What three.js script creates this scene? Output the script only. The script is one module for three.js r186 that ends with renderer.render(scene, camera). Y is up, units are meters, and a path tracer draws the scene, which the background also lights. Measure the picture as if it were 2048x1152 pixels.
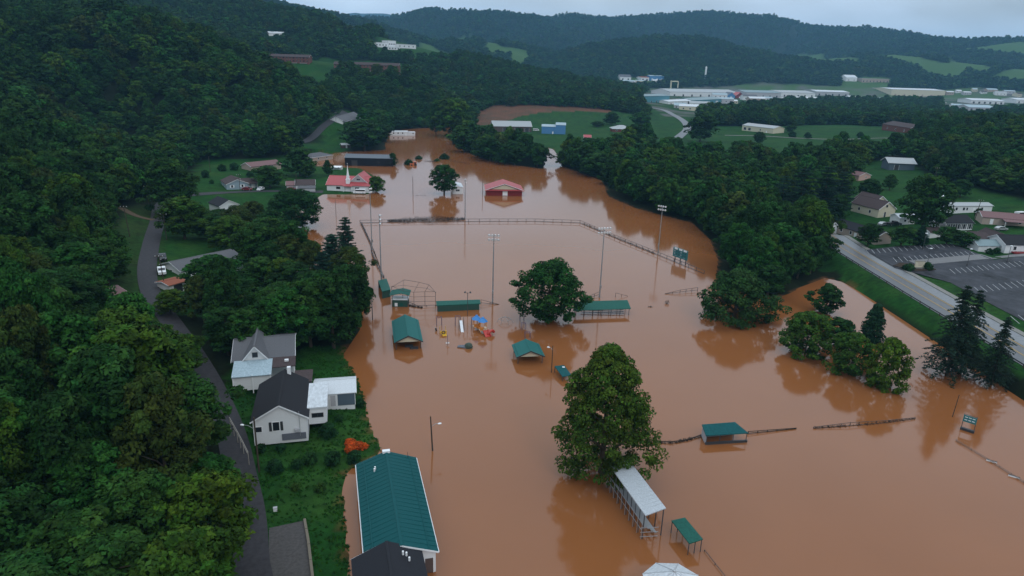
import * as THREE from 'three';
import { mergeGeometries, mergeVertices, toCreasedNormals } from 'three/addons/utils/BufferGeometryUtils.js';
import { ImprovedNoise } from 'three/addons/math/ImprovedNoise.js';

// ---------------------------------------------------------------- camera, sky, sun, exposure
const scene = new THREE.Scene();
const camera = new THREE.PerspectiveCamera(45.77, 16 / 9, 0.5, 16000);
camera.rotation.order = 'YXZ';
camera.position.set(0, 60, 0);
camera.rotation.set(-0.3158, 0, 0.030);
scene.add(camera);

const renderer = new THREE.WebGLRenderer({ antialias: true });
renderer.toneMapping = THREE.LinearToneMapping;
renderer.toneMappingExposure = 1.06;
renderer.shadowMap.enabled = true;

const perlin = new ImprovedNoise();
function fbm(x, y, z = 0, oct = 4) {
  let a = 1, s = 0, n = 0;
  for (let i = 0; i < oct; i++) { s += a * perlin.noise(x, y, z + i * 7.3); n += a; a *= 0.5; x *= 2.03; y *= 2.03; z *= 2.03; }
  return s / n;
}
function mulberry(a) {
  return () => { a |= 0; a = a + 0x6D2B79F5 | 0; let t = Math.imul(a ^ a >>> 15, 1 | a); t = t + Math.imul(t ^ t >>> 7, 61 | t) ^ t; return ((t ^ t >>> 14) >>> 0) / 4294967296; };
}
{
  // an even overcast: brighter overhead than at the horizon, with low soft cloud
  const W = 1024, Hh = 512, data = new Float32Array(W * Hh * 4);
  for (let j = 0; j < Hh; j++) {
    const el = ((j + 0.5) / Hh - 0.5) * Math.PI, se = Math.sin(el), ce = Math.cos(el);
    for (let i = 0; i < W; i++) {
      const az = ((i + 0.5) / W) * Math.PI * 2, dx = Math.cos(az) * ce, dz = Math.sin(az) * ce;
      let k, bank = 0;
      if (se > 0) {
        const g = 1 + 1.5 * se;
        const f = 1 / (se + 0.09);
        const n1 = fbm(dx * f * 0.55 + 3.1, dz * f * 0.55 + 1.7, 0.5, 5), n2 = fbm(dx * f * 1.6, dz * f * 1.6, 4.5, 4);
        const low = fbm(Math.cos(az) * 3.2 + 5, Math.sin(az) * 3.2 + 2, el * 9, 5) * Math.max(0, 1 - se * 3);   // flat banks of cloud seen edge-on
        const c = 1 + (0.34 * n1 + 0.2 * n2) * Math.min(1, 0.4 + se * 4) + 1.05 * low;
        bank = Math.max(0, Math.min(1, 0.35 - 2.2 * low));
        k = g * Math.max(0.5, c);
      } else k = 1;
      const o = (j * W + i) * 4;
      const ground = se < -0.02;
      data[o] = ground ? 0.06 : k * (0.49 + 0.015 * bank);
      data[o + 1] = ground ? 0.075 : k * (0.585 - 0.03 * bank);
      data[o + 2] = ground ? 0.06 : k * (0.70 - 0.14 * bank);
      data[o + 3] = 1;
    }
  }
  const sky = new THREE.DataTexture(data, W, Hh, THREE.RGBAFormat, THREE.FloatType);
  sky.mapping = THREE.EquirectangularReflectionMapping;
  sky.colorSpace = THREE.LinearSRGBColorSpace;
  sky.magFilter = sky.minFilter = THREE.LinearFilter;
  sky.needsUpdate = true;
  scene.background = sky;
  scene.environment = sky;
}
const sun = new THREE.DirectionalLight(0xfff2e2, 0.5);
sun.position.set(140, 260, 120);
sun.target.position.set(0, 0, -150);
sun.castShadow = true;
sun.shadow.radius = 26;
sun.shadow.camera.left = -400; sun.shadow.camera.right = 400; sun.shadow.camera.top = 400; sun.shadow.camera.bottom = -400; sun.shadow.camera.far = 1200;
sun.shadow.mapSize.set(2048, 2048);
scene.add(sun, sun.target);
scene.fog = new THREE.FogExp2(new THREE.Color().setRGB(0.23, 0.50, 0.76), 0.000088);


// ---------------------------------------------------------------- small helpers
const used = new Map();
function numbered(name) {
  const n = used.get(name) || 0; used.set(name, n + 1);
  return n ? name + '_' + String(n).padStart(3, '0') : name;
}
const shade = o => { o.castShadow = true; o.receiveShadow = true; return o; };
function tag(o, label, category, group) {
  o.userData.label = label; o.userData.category = category;
  if (group) o.userData.group = group;
  return o;
}
function thing(name, label, category, pos = [0, 0, 0], turn = 0, group) {
  const o = new THREE.Group(); o.name = numbered(name);
  o.position.set(...pos); o.rotation.y = turn; scene.add(o);
  return tag(o, label, category, group);
}
function part(name, geo, mat, parent, pos, rot) {
  const m = shade(new THREE.Mesh(geo, mat)); m.name = name;
  if (pos) m.position.set(...pos);
  if (rot) m.rotation.set(...rot);
  parent.add(m); return m;
}
function structure(name, geo, mat) { const m = shade(new THREE.Mesh(geo, mat)); m.name = numbered(name); m.userData.kind = 'structure'; scene.add(m); return m; }
function moved(geo, x = 0, y = 0, z = 0, rx = 0, ry = 0, rz = 0, sx = 1, sy = 1, sz = 1) {
  const m = new THREE.Matrix4().compose(new THREE.Vector3(x, y, z), new THREE.Quaternion().setFromEuler(new THREE.Euler(rx, ry, rz)), new THREE.Vector3(sx, sy, sz));
  return geo.applyMatrix4(m);
}
const geoCache = new Map();
function boxGeo(w, h, d) {
  const k = [w, h, d].map(v => v.toFixed(3)).join(); let g = geoCache.get(k);
  if (!g) { g = new THREE.BoxGeometry(w, h, d); geoCache.set(k, g); } return g;
}
function cylGeo(r0, r1, h, n = 8) {
  const k = 'c' + [r0, r1, h, n].join(); let g = geoCache.get(k);
  if (!g) { g = new THREE.CylinderGeometry(r0, r1, h, n); geoCache.set(k, g); } return g;
}
const box = (name, parent, mat, w, h, d, x, y, z, rot) => part(name, boxGeo(w, h, d), mat, parent, [x, y, z], rot);
function bar(name, parent, mat, a, b, r, n = 6) {   // a round bar between two points
  const A = new THREE.Vector3(...a), B = new THREE.Vector3(...b), L = A.distanceTo(B);
  const g = new THREE.CylinderGeometry(r, r, L, n); const m = part(name, g, mat, parent);
  m.position.copy(A).lerp(B, 0.5); m.quaternion.setFromUnitVectors(new THREE.Vector3(0, 1, 0), B.sub(A).normalize());
  return m;
}
function noiseTexture(size, fn, srgb = false) {
  const d = new Uint8Array(size * size * 4);
  for (let j = 0; j < size; j++) for (let i = 0; i < size; i++) {
    const v = fn(i / size, j / size), o = (j * size + i) * 4;
    const c = Array.isArray(v) ? v : [v, v, v];
    for (let k = 0; k < 3; k++) d[o + k] = Math.max(0, Math.min(255, c[k] * 255));
    d[o + 3] = 255;
  }
  const t = new THREE.DataTexture(d, size, size); t.wrapS = t.wrapT = THREE.RepeatWrapping; t.magFilter = THREE.LinearFilter; t.minFilter = THREE.LinearMipmapLinearFilter; t.generateMipmaps = true;
  if (srgb) t.colorSpace = THREE.SRGBColorSpace; t.needsUpdate = true; return t;
}
// tileable fbm: blend of four shifted copies
function tile(u, v, f, seed, oct = 4) {
  const a = (x, y) => fbm(x * f + seed, y * f + seed * 1.7, seed, oct);
  return a(u, v) * (1 - u) * (1 - v) + a(u - 1, v) * u * (1 - v) + a(u, v - 1) * (1 - u) * v + a(u - 1, v - 1) * u * v;
}
const grainTex = noiseTexture(512, (u, v) => 0.80 + 0.55 * tile(u, v, 9, 2.2, 5) + 0.30 * tile(u, v, 50, 5.1, 2));
grainTex.colorSpace = THREE.NoColorSpace;
const fineBump = noiseTexture(256, (u, v) => 0.5 + 0.5 * tile(u, v, 24, 8.8, 3));
const lin = (r, g, b) => new THREE.Color().setRGB(r, g, b);
const mats = {};
function mat(key, r, g, b, rough = 0.85, extra = {}) {
  if (!mats[key]) { mats[key] = new THREE.MeshPhysicalMaterial({ color: lin(r, g, b), roughness: rough, specularIntensity: rough > 0.65 ? 0.35 : 1, ...extra }); mats[key].name = key; }
  return mats[key];
}
function grainy(key, r, g, b, rough, rep, extra = {}) {
  const t = grainTex.clone(); t.repeat.set(rep, rep); t.needsUpdate = true;
  return mat(key, r, g, b, rough, { map: t, ...extra });
}


// ---------------------------------------------------------------- the lie of the land
const CONTROL = [-0.012,-1.013,-1.538,0.372,-0.892,5.744,-0.137,-1.43,-1.498,-0.046,-2.324,2.063,0.424,-2.526,-4.122,-0.796,-5.442,0.182,0.629,-1.352,1.708,0.777,-1.057,-1.564,0.354,-1.628,-0.688,-0.091,-4.039,0.833,0.392,-3.086,-1.722,-0.222,-0.799,-11.209,-0.244,-1.064,2.315,-0.358,-1.343,-0.807,-0.615,-1.886,-1.511,-0.882,-2.695,2.525,-0.894,-3.151,-0.01,-1.17,-4.719,-6.035,-1.17,-6.003,-23.191,-0.88,-6.693,7.828,0.276,-5.266,-2.759,0.485,-3.797,0.225,0.737,-2.769,-0.277,0.611,-1.97,9.32,0.967,-2.026,-12.549,1.039,-1.816,-47.25,1.065,-1.546,-38.078,1.1,-1.34,-14.405,0,0.6,-3.712,0.6,0.6,2.741,-0.32,-0.4,-8.478,-0.3,0,-4.108,-0.6,-0.3,2.603,-0.8,0.4,10.127,-1.4,0,-3.09,1.4,0.6,0.784,1.6,-0.6,2.98,-0.32,0.6,-7.289,-0.321,-0.687,5.329,-0.388,-0.84,-6.544,-0.455,-0.981,0.632,-0.596,-1.18,0.37,-0.791,-1.452,1.247,-0.919,-1.622,-6.073,-1.066,-1.904,-5.912,-1.253,-2.327,-4.059,-1.425,-2.724,-7.694,-1.35,-3.045,-3.664,-1.125,-3.14,1.206,-0.334,-0.966,-0.966,-0.367,-0.97,-0.734,-0.435,-1.071,-0.33,-0.355,-1.193,6.187,-0.49,-1.249,-2.461,-0.446,-1.332,-1.638,-0.287,-0.812,-0.305,-0.226,-0.736,7.9,-0.872,-1.918,6.367,-1.091,-2.273,-0.501,-1.002,-2.436,2.858,-1.309,-3.228,-1.395,-1.035,-3.265,3.598,-1.588,-3.612,8.1,-1.372,-3.826,2.467,-1.258,-4.421,-37.778,-0.66,-0.7,3.725,-0.88,-1,-4.077,-1.24,-1.5,3.007,-1.58,-2,1.722,-2.35,-3,8.638,-3,-4,16.77,-1,-0.6,10.718,-1.5,-1.2,0.045,-2.3,-2.2,3.223,-3.3,-3.3,-0.833,-3.439,-5,-19.122,-3.03,-5,15.327,-2.628,-5.2,23.662,-2.456,-5.6,2.254,-2.432,-6.2,10.259,-2.515,-6.9,37.384,-3.312,-10,-11.795,-2.34,-7,-35.15,-1.952,-4.3,30.562,-2.217,-4.2,-54.601,-2.281,-3.8,-14.764,-1.763,-4.8,-29.156,-2.794,-8,-19.564,-2.341,-8,41.63,-2.57,-8,7.845,-2.065,-8,-37.265,-1.342,-8,72.638,-1.718,-8,-17.567,-1.781,-8.3,53.915,-2.696,-8.4,1.603,-2.169,-7.8,-12.357,-1.959,-7.2,11.097,-1.325,-5.581,29.651,-1.408,-4.507,64.513,-1.417,-5.135,-18.766,-1.099,-6.567,-9.419,-2.813,-7.2,-48.095,-3.204,-7.6,24.294,-1.412,-8.5,-66.984,-0.909,-9.5,1.771,0.09,-9,5.498,-0.727,-7.6,-30.085,1.151,-2.268,2.217,1.134,-1.786,25.055,1.145,-1.495,42.037,1.032,-1.769,35.069,1.388,-2.095,-2.357,1.502,-1.941,-5.192,1.217,-2.232,4.374,1.278,-2.468,0.79,1.413,-2.63,-2.23,1.609,-2.468,-2.798,1.653,-2.259,2.547,1.641,-2.965,4.236,1.984,-2.942,-0.519,2.37,-3.211,-0.448,2.331,-4.19,6.59,2.627,-4.182,-8.934,2.95,-4.026,-0.686,3.061,-4.546,-1.627,2.6,-2,-2.003,3.4,-3,1.836,3.8,-4.2,6.381,2.2,-1.2,-2.284,1.033,-2.962,1.053,0.989,-2.287,5.142,1.06,-3.937,0.901,0.847,-4.34,1.649,1.485,-4.37,-1.739,1.551,-3.412,-2.129,1.816,-6.934,-0.328,1.989,-5.936,0.039,3.042,-6.384,-1.813,2.848,-7.049,1.037,4.075,-7.477,0.745,-0.184,-7.581,13.321,0.932,-7.884,-0.513,0.271,-5.591,6.521,1.036,-6.683,0.442,-0.429,-8.105,-7.59,2.583,-10.577,-0.218,1.642,-8.703,-0.665,3.282,-14.824,-0.9,7.056,-17.795,0.045,11.687,-19.257,-0.233,13.042,-18.489,0.137,6.2,-6.5,-1.207,10,-12,0.366,14,-17,0.137,-3,-11,8.782,-6,-9,0.899,-7,-5,-0.091,-5,-2,-0.463,-3.5,-0.5,0.171];
const PLANE = [-181.1179,-9.6665,-2.3386];
const FLOOD = [[-15.9,-57.3],[-19.5,-71.1],[-22.2,-80.0],[-23.9,-86.4],[-24.4,-90.3],[-21.4,-94.7],[-19.8,-96.2],[-22.5,-101.6],[-24.4,-106.6],[-26.7,-113.9],[-29.4,-121.1],[-32.4,-127.9],[-35.8,-134.5],[-35.5,-139.5],[-35.1,-148.6],[-40.5,-169.5],[-45.7,-186.6],[-51.2,-193.5],[-55.6,-188.0],[-61.6,-188.9],[-71.2,-205.0],[-81.2,-236.7],[-88.3,-269.9],[-89.6,-304.3],[-89.5,-315.6],[-68.7,-319.0],[-78.7,-377.2],[-91.2,-401.5],[-106.7,-402.4],[-118.9,-404.0],[-133.2,-447.2],[-117.2,-472.6],[-92.4,-490.5],[-105.1,-555.0],[-117.2,-601.3],[-108.4,-647.6],[-88.2,-670.4],[-63.6,-690.1],[-45.9,-684.9],[-33.6,-656.8],[-25.0,-598.7],[-19.3,-560.3],[5.0,-559.6],[27.7,-527.4],[30.8,-469.9],[28.7,-435.5],[48.6,-380.3],[45.6,-334.0],[54.6,-305.6],[65.0,-289.9],[73.8,-277.4],[73.3,-248.4],[68.5,-220.4],[61.2,-197.3],[61.5,-187.7],[72.3,-181.6],[78.5,-184.8],[85.0,-192.3],[96.9,-203.0],[101.3,-198.3],[104.1,-181.9],[106.3,-167.1],[106.7,-154.8],[107.4,-146.4],[110.2,-134.2],[110.9,-125.0],[120.0,-104.8],[130,-60],[140,80],[-8,80],[-11,-40]];
const BANK = [[-57.1,-620.0],[-46.1,-652.8],[-31.2,-557.0],[-11.7,-501.8],[9.9,-486.7],[19.7,-447.5],[16.5,-419.8],[-0.4,-433.8],[-15.2,-449.4],[-28.0,-472.1],[-44.0,-518.7]];
const RIDGES = [[[[-1288.6,-2150.0,286.0],[-1034.7,-2150.0,239.9],[-819.2,-2150.0,212.3],[-719.3,-2200.0,208.4],[-614.5,-2250.0,191.3],[-522.9,-2250.0,179.5],[-461.9,-2250.0,166.9],[-370.0,-2250.0,143.5],[-261.9,-2250.0,114.6],[-207.6,-2250.0,86.8],[-144.8,-2250.0,47.1]],800],[[[-1288.0,-3900.0,165.2],[-886.7,-3800.0,192.2],[-709.2,-3700.0,230.8],[-590.5,-3600.0,263.0],[-430.4,-3600.0,304.0],[-295.5,-3600.0,282.7],[-148.5,-3600.0,293.6],[-26.2,-3700.0,289.9],[128.7,-3800.0,291.2],[257.1,-3800.0,314.0],[424.3,-3900.0,303.2],[571.1,-4000.0,316.1],[733.2,-4000.0,330.8],[975.2,-4000.0,357.8],[1166.3,-4000.0,350.5],[1357.6,-4000.0,343.2],[1526.1,-4000.0,309.8],[1596.7,-3900.0,288.9],[1766.1,-3700.0,283.6],[1817.6,-3500.0,252.6],[1830.4,-3300.0,223.0],[1928.7,-3200.0,215.9],[2207.1,-3200.0,223.8],[2542.0,-3200.0,216.7]],1250],[[[-2324.5,-8500.0,547.2],[-1916.1,-8500.0,585.6],[-1509.5,-8500.0,602.3],[-1220.3,-8500.0,556.4],[-813.6,-8500.0,426.4]],1800],[[[4.5,-2100.0,26.1],[109.9,-2200.0,77.5],[224.0,-2300.0,118.0],[340.6,-2350.0,142.5],[478.5,-2400.0,157.5],[594.0,-2400.0,156.1],[678.0,-2400.0,143.0],[763.2,-2400.0,123.6],[865.1,-2400.0,106.1],[1000.1,-2400.0,92.6]],520],[[[972.3,-2500.0,103.8],[1188.4,-2600.0,121.0],[1347.1,-2600.0,135.7],[1400.2,-2500.0,125.8],[1463.1,-2400.0,110.7],[1609.7,-2300.0,93.1],[1772.7,-2300.0,91.7]],620],[[[-295.0,-2150.0,99.6],[-210.6,-2200.0,114.7],[-125.0,-2300.0,129.1],[-14.3,-2400.0,120.1],[89.4,-2500.0,106.2]],500]];
const PADS = [[[[119.6,-225.8],[135.4,-233.1],[157.1,-238.5],[158.4,-217.6],[185.8,-230.2],[201.5,-199.9],[143.4,-136.4],[126.0,-149.4],[127.1,-190.0],[118.7,-204.6]],3.6],[[[109.4,-248.9],[107.8,-230.9],[107.0,-208.1],[106.7,-189.8],[106.3,-174.2],[106.2,-159.1],[106.1,-146.3],[105.6,-133.0],[105.4,-112.7],[121.0,-112.5],[121.2,-132.6],[121.7,-145.9],[121.8,-158.9],[121.9,-174.0],[122.3,-189.5],[122.6,-207.7],[123.4,-229.9],[124.9,-247.5]],3.3]];

const smooth = (a, b, t) => { t = Math.max(0, Math.min(1, (t - a) / (b - a))); return t * t * (3 - 2 * t); };
function inside(x, z, poly) {
  let c = false;
  for (let i = 0, j = poly.length - 1; i < poly.length; j = i++) {
    const [xi, zi] = poly[i], [xj, zj] = poly[j];
    if ((zi > z) !== (zj > z) && x < (xj - xi) * (z - zi) / (zj - zi) + xi) c = !c;
  }
  return c;
}
function segDist(x, z, ax, az, bx, bz) {
  const dx = bx - ax, dz = bz - az, t = Math.max(0, Math.min(1, ((x - ax) * dx + (z - az) * dz) / (dx * dx + dz * dz + 1e-9)));
  return Math.hypot(x - ax - dx * t, z - az - dz * t);
}
function edgeDist(x, z, poly, closed = true) {
  let b = 1e9; const n = poly.length;
  for (let i = 0; i < (closed ? n : n - 1); i++) { const p = poly[i], q = poly[(i + 1) % n]; b = Math.min(b, segDist(x, z, p[0], p[1], q[0], q[1])); }
  return b;
}
function spline(x, z) {
  x /= 100; z /= 100; let h = PLANE[0] + PLANE[1] * x + PLANE[2] * z;
  for (let i = 0; i < CONTROL.length; i += 3) {
    const dx = x - CONTROL[i], dz = z - CONTROL[i + 1], r2 = dx * dx + dz * dz;
    if (r2 > 1e-12) h += CONTROL[i + 2] * 0.5 * r2 * Math.log(r2);
  }
  return h;
}
function ridgeHeight(x, z) {
  let h = 0;
  for (const [pts, wd] of RIDGES) {
    let bd = 1e9, bh = 0;
    for (let i = 0; i < pts.length - 1; i++) {
      const [ax, az, ah] = pts[i], [bx, bz, bb] = pts[i + 1], dx = bx - ax, dz = bz - az;
      const t = Math.max(0, Math.min(1, ((x - ax) * dx + (z - az) * dz) / (dx * dx + dz * dz)));
      const d = Math.hypot(x - ax - dx * t, z - az - dz * t);
      if (d < bd) { bd = d; bh = ah + (bb - ah) * t; }
    }
    const k = Math.max(0, 1 - bd / wd);
    if (k > 0) {
      const spur = 1 + 0.42 * fbm(x / 260, z / 260, wd * 0.01, 3) * Math.min(1, 4.5 * k * (1 - k));
      h = Math.max(h, bh * (k * k * (3 - 2 * k) * 0.55 + k * 0.45) * spur);
    }
  }
  return h;
}
function flooded(x, z) { return inside(x, z, FLOOD) && !inside(x, z, BANK); }
function height(x, z) {
  const d = -z; let h = d < 1750 ? spline(x, z) : 9;
  if (d > 750) {
    const t = smooth(1150, 1700, d), base = h * (1 - t) + 9 * t;
    h = Math.max(base, d < 1250 ? ridgeHeight(x, z) * smooth(850, 1250, d) : ridgeHeight(x, z));
  }
  if (d < 760) {
    const sd = Math.min(edgeDist(x, z, FLOOD), edgeDist(x, z, BANK));
    if (flooded(x, z)) h = -Math.min(2, 0.12 * sd + 0.04);
    else h = Math.max(h, Math.min(0.6, 0.07 * sd) + 0.03);
  }
  for (const [p, ph] of PADS) {
    if (inside(x, z, p)) h = ph;
    else { const e = edgeDist(x, z, p); if (e < 6) h = ph + (h - ph) * smooth(0, 6, e); }
  }
  return h;
}

// ---------------------------------------------------------------- ground cover, traced outlines in metres (x, z)
const ROADS = {
  lane: { w: 4.6, pts: [[-30, 10], [-28.27,-61.5], [-31.27,-69.13], [-35.19,-78.72], [-39.68,-87.7], [-44.39,-96.82], [-52.15,-109.26], [-63.29,-125.15], [-76.72,-142.58], [-87.6,-156.72], [-98.3,-174.99], [-111.42,-202.51], [-124.92,-232.66], [-139.98,-266.18], [-145.13,-286.21], [-135.71,-306.13], [-122.88,-314], [-110.05,-317.22], [-90.69,-320.02]] },
  highway: { w: 11.5, pts: [[115.56,-293.94], [116.86,-255.61], [114.99,-230.44], [114.22,-207.94], [113.86,-189.67], [113.55,-174.13], [113.43,-159.01], [113.33,-146.08], [112.78,-132.83], [112.59,-112.63]] },
  valley_road: { w: 8, pts: [[115.77,-513.4], [140.3,-607.74], [175.67,-721], [193.35,-818.82], [198.44,-900.42], [195.23,-966.41], [176.6,-978.01]] },
  church_road: { w: 5, pts: [[-146.42,-427.67], [-149.14,-477.33], [-148.24,-524.82], [-144.81,-560.02], [-155.96,-635.78]] },
  farm_drive: { w: 4, pts: [[194.25,-651.46], [226.01,-649.11], [255.01,-628.65], [283.51,-612.48], [318.9,-613.93], [338.81,-587.9]] },
  side_track: { w: 3, pts: [[-128.77,-238.18], [-134.22,-238.33], [-144.14,-245.32]] },
};
const CLEAR = {   // where no wood grows
  yard: [[-25.3,-48.4],[-29.7,-61.1],[-41.2,-90],[-51.5,-109.7],[-56.8,-129.7],[-47.7,-130],[-43.6,-136.9],[-36.3,-138.1],[-18.2,-97.1],[-15.5,-64.5],[-12.3,-50.2]],
  grey_house: [[-80.3,-146.8],[-112.7,-211.6],[-117.7,-229.5],[-113.3,-240.4],[-99.6,-224.9],[-85.6,-216.6],[-72.1,-178.3],[-68.3,-149.9]],
  verge: [[-128.8,-214.4],[-147,-257.1],[-141,-263.7],[-123.7,-234.7],[-80.2,-149.7],[-63.3,-125.1],[-58.4,-114.5],[-63.5,-107.9],[-67.7,-105.7],[-75,-114.7],[-95.2,-149.3],[-100.5,-163.8],[-110.8,-182.5]],
  lawns: [[-163.2,-337.7],[-188.9,-409.2],[-161.6,-402.3],[-141.9,-413.8],[-133.4,-446.7],[-139.8,-506.1],[-133.2,-557.7],[-118,-636.3],[-117.3,-480.2],[-86.7,-415.2],[-66.4,-315.6],[-87.6,-312.1],[-89.2,-279.4],[-79,-237],[-65.2,-182.3],[-65.7,-161.4],[-69.1,-151.7],[-78.4,-145],[-89.6,-164.4],[-113.1,-211.1],[-122.7,-236.2],[-139.4,-276.2]],
  upper_lawn: [[-143.9,-434.4],[-148.6,-556.2],[-158.5,-646.4],[-143.4,-649.8],[-127.6,-568.1],[-128.9,-521.9],[-129.1,-453.8]],
  brick_one: [[-206,-535.5],[-297.1,-800.4],[-280.2,-1012.4],[-261.9,-1017.9],[-197.3,-762.6],[-182.7,-688],[-178.2,-597.6],[-229.3,-746.8]],
  brick_two: [[-204.4,-762.9],[-124.5,-783.4],[-169,-1066.4],[-264.3,-1004.7]],
  field: [[-43.8,-653.5],[-49.5,-823.6],[-31.1,-880.9],[41.2,-893.6],[112.3,-904.1],[161.8,-857.1],[171.7,-774.6],[107.8,-561],[65.9,-513.9],[52.7,-458.3],[33,-490.1],[7,-556.5],[-19.1,-556.6],[-30.8,-628.3]],
  meadow: [[101.4,-446],[148.2,-633.3],[196.9,-754.3],[238.5,-758.5],[285,-760.5],[372.4,-810.8],[432.8,-759.6],[280.9,-486.8],[233.7,-485.4],[190.1,-462.9],[151,-465.8],[125.4,-445.1]],
  road_gap: [[85.9,-458.7],[146.8,-744.9],[162.8,-898.1],[181.8,-1051.2],[225.7,-1046.1],[221.1,-827.1],[183.7,-682.4],[106.8,-434.4]],
  homes: [[97.8,-209.1],[109.5,-239.7],[138.4,-285.3],[185.7,-387.2],[230,-456.1],[262.4,-474.4],[245.7,-420],[229.5,-371.8],[234,-345.4],[234.8,-311.3],[272.8,-282],[115.4,-104.6],[104.5,-127.2],[100.8,-197.3],[102.2,-207.8]],
  works: [[190.8,-1105],[335.5,-1882.2],[651,-2006.3],[961.9,-2072.9],[1313.9,-2034.9],[1479.6,-1952.5],[1115.3,-1460.2],[698.7,-1089.4],[731.2,-1223.5],[910.1,-1530.6],[609.9,-1430],[496.1,-1338],[362.7,-1100.8],[245.7,-897.5],[182,-866.6]],
  hill_building: [[-220.1,-1063.4],[-229.5,-1131],[-297.5,-2147.2],[-177.1,-2076.3],[-98.6,-1156.1],[-158.3,-1095.6]],
  house_rise: [[-360.7,-1020.5],[-371.8,-1059.1],[-341.3,-1078.7],[-331.2,-1043.6]],
  town_row: [[257.9,-1896],[269.8,-1996.1],[418.6,-2008.8],[406,-1937.7]],
  school_rise: [[924.7,-2053.2],[968.3,-2152.4],[1164.5,-2232.8],[1083.2,-2067.3]],
  far_strip: [[-264.3,-2975.6],[-226.5,-3019],[-60.9,-2287.4],[35.1,-2338.8],[18.4,-2207.1],[-87,-2160]],
  far_dell: [[-21.4,-2014.5],[-28.5,-2243.6],[10.7,-2317.9],[37.4,-2252.6],[18.3,-2083.7]],
  left_strip: [[-297.9,-1180.3],[-502,-2091.7],[-245.9,-1174.1],[-250.6,-1139.6]],
  pasture_a: [[1229.5,-3406.3],[1311.9,-3153.2],[1182.2,-2504.3],[1137.2,-2421.7],[985.9,-2444.3]],
  pasture_b: [[1226.3,-2526.8],[1527.9,-2947.3],[1391.8,-2482.5],[1423.4,-2330.3],[1415.5,-2235],[1317.8,-2196.2],[1280.3,-2327.9],[1235.5,-2400.6]],
  pasture_c: [[1588.6,-2834.9],[1649.4,-2772.2],[1511.5,-2290.3],[1430.5,-2234.3],[1410.1,-2362.9]],
  pasture_d: [[1406.3,-2180.4],[1492.7,-2235.2],[1871.4,-2542.8],[1522.4,-2054.9],[1404.3,-2115.3]],
  pasture_e: [[1781.3,-3011.9],[1965.8,-3045.9],[2138.1,-2934.8],[1972.6,-2692],[1828,-2757.5],[1737.7,-2863.2]],
};
const SOIL = [[-47.9,-699.7],[-49.3,-840],[-31.4,-888],[15.9,-897.4],[68.4,-920.8],[117.2,-917.8],[118.6,-877.5],[70.8,-864.4],[30.4,-847.5],[3.3,-814.2],[-12.9,-751.8],[-32.7,-717.2]];
const SHINGLE = [[-41.9,-654.1],[-36.9,-681.9],[-21.7,-625.4],[-17.3,-562.8],[-25.4,-562.4]];
function roadDist(x, z) { let b = 1e9; for (const k in ROADS) b = Math.min(b, edgeDist(x, z, ROADS[k].pts, false) - ROADS[k].w / 2); return b; }
const clearList = Object.values(CLEAR);
function cleared(x, z) { for (const p of clearList) if (inside(x, z, p)) return true; return false; }

function lines(stops) {   // [[from, to, step], ...] -> grid lines
  const o = []; for (const [a, b, s] of stops) for (let v = a; v < b - 1e-6; v += s) o.push(v); o.push(stops[stops.length - 1][1]); return o;
}
function sheet(xs, zs, hfun, cfun, lift = 0) {
  const nx = xs.length, nz = zs.length, p = new Float32Array(nx * nz * 3), c = new Float32Array(nx * nz * 3), uv = new Float32Array(nx * nz * 2), idx = [];
  for (let j = 0; j < nz; j++) for (let i = 0; i < nx; i++) {
    const k = j * nx + i, x = typeof xs[i] === 'function' ? xs[i](zs[j]) : xs[i], z = zs[j], h = hfun(x, z);
    p[k * 3] = x; p[k * 3 + 1] = h + lift; p[k * 3 + 2] = z;
    const col = cfun(x, z, h); c[k * 3] = col[0]; c[k * 3 + 1] = col[1]; c[k * 3 + 2] = col[2];
    uv[k * 2] = x / 12; uv[k * 2 + 1] = z / 12;
    if (i < nx - 1 && j < nz - 1) idx.push(k, k + 1, k + nx, k + 1, k + nx + 1, k + nx);
  }
  const g = new THREE.BufferGeometry();
  g.setAttribute('position', new THREE.BufferAttribute(p, 3)); g.setAttribute('color', new THREE.BufferAttribute(c, 3)); g.setAttribute('uv', new THREE.BufferAttribute(uv, 2));
  g.setIndex(idx); g.computeVertexNormals(); return g;
}
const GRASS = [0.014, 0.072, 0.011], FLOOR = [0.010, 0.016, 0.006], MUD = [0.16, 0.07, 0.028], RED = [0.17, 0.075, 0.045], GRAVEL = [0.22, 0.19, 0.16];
const mix3 = (a, b, t) => [a[0] + (b[0] - a[0]) * t, a[1] + (b[1] - a[1]) * t, a[2] + (b[2] - a[2]) * t];
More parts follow.
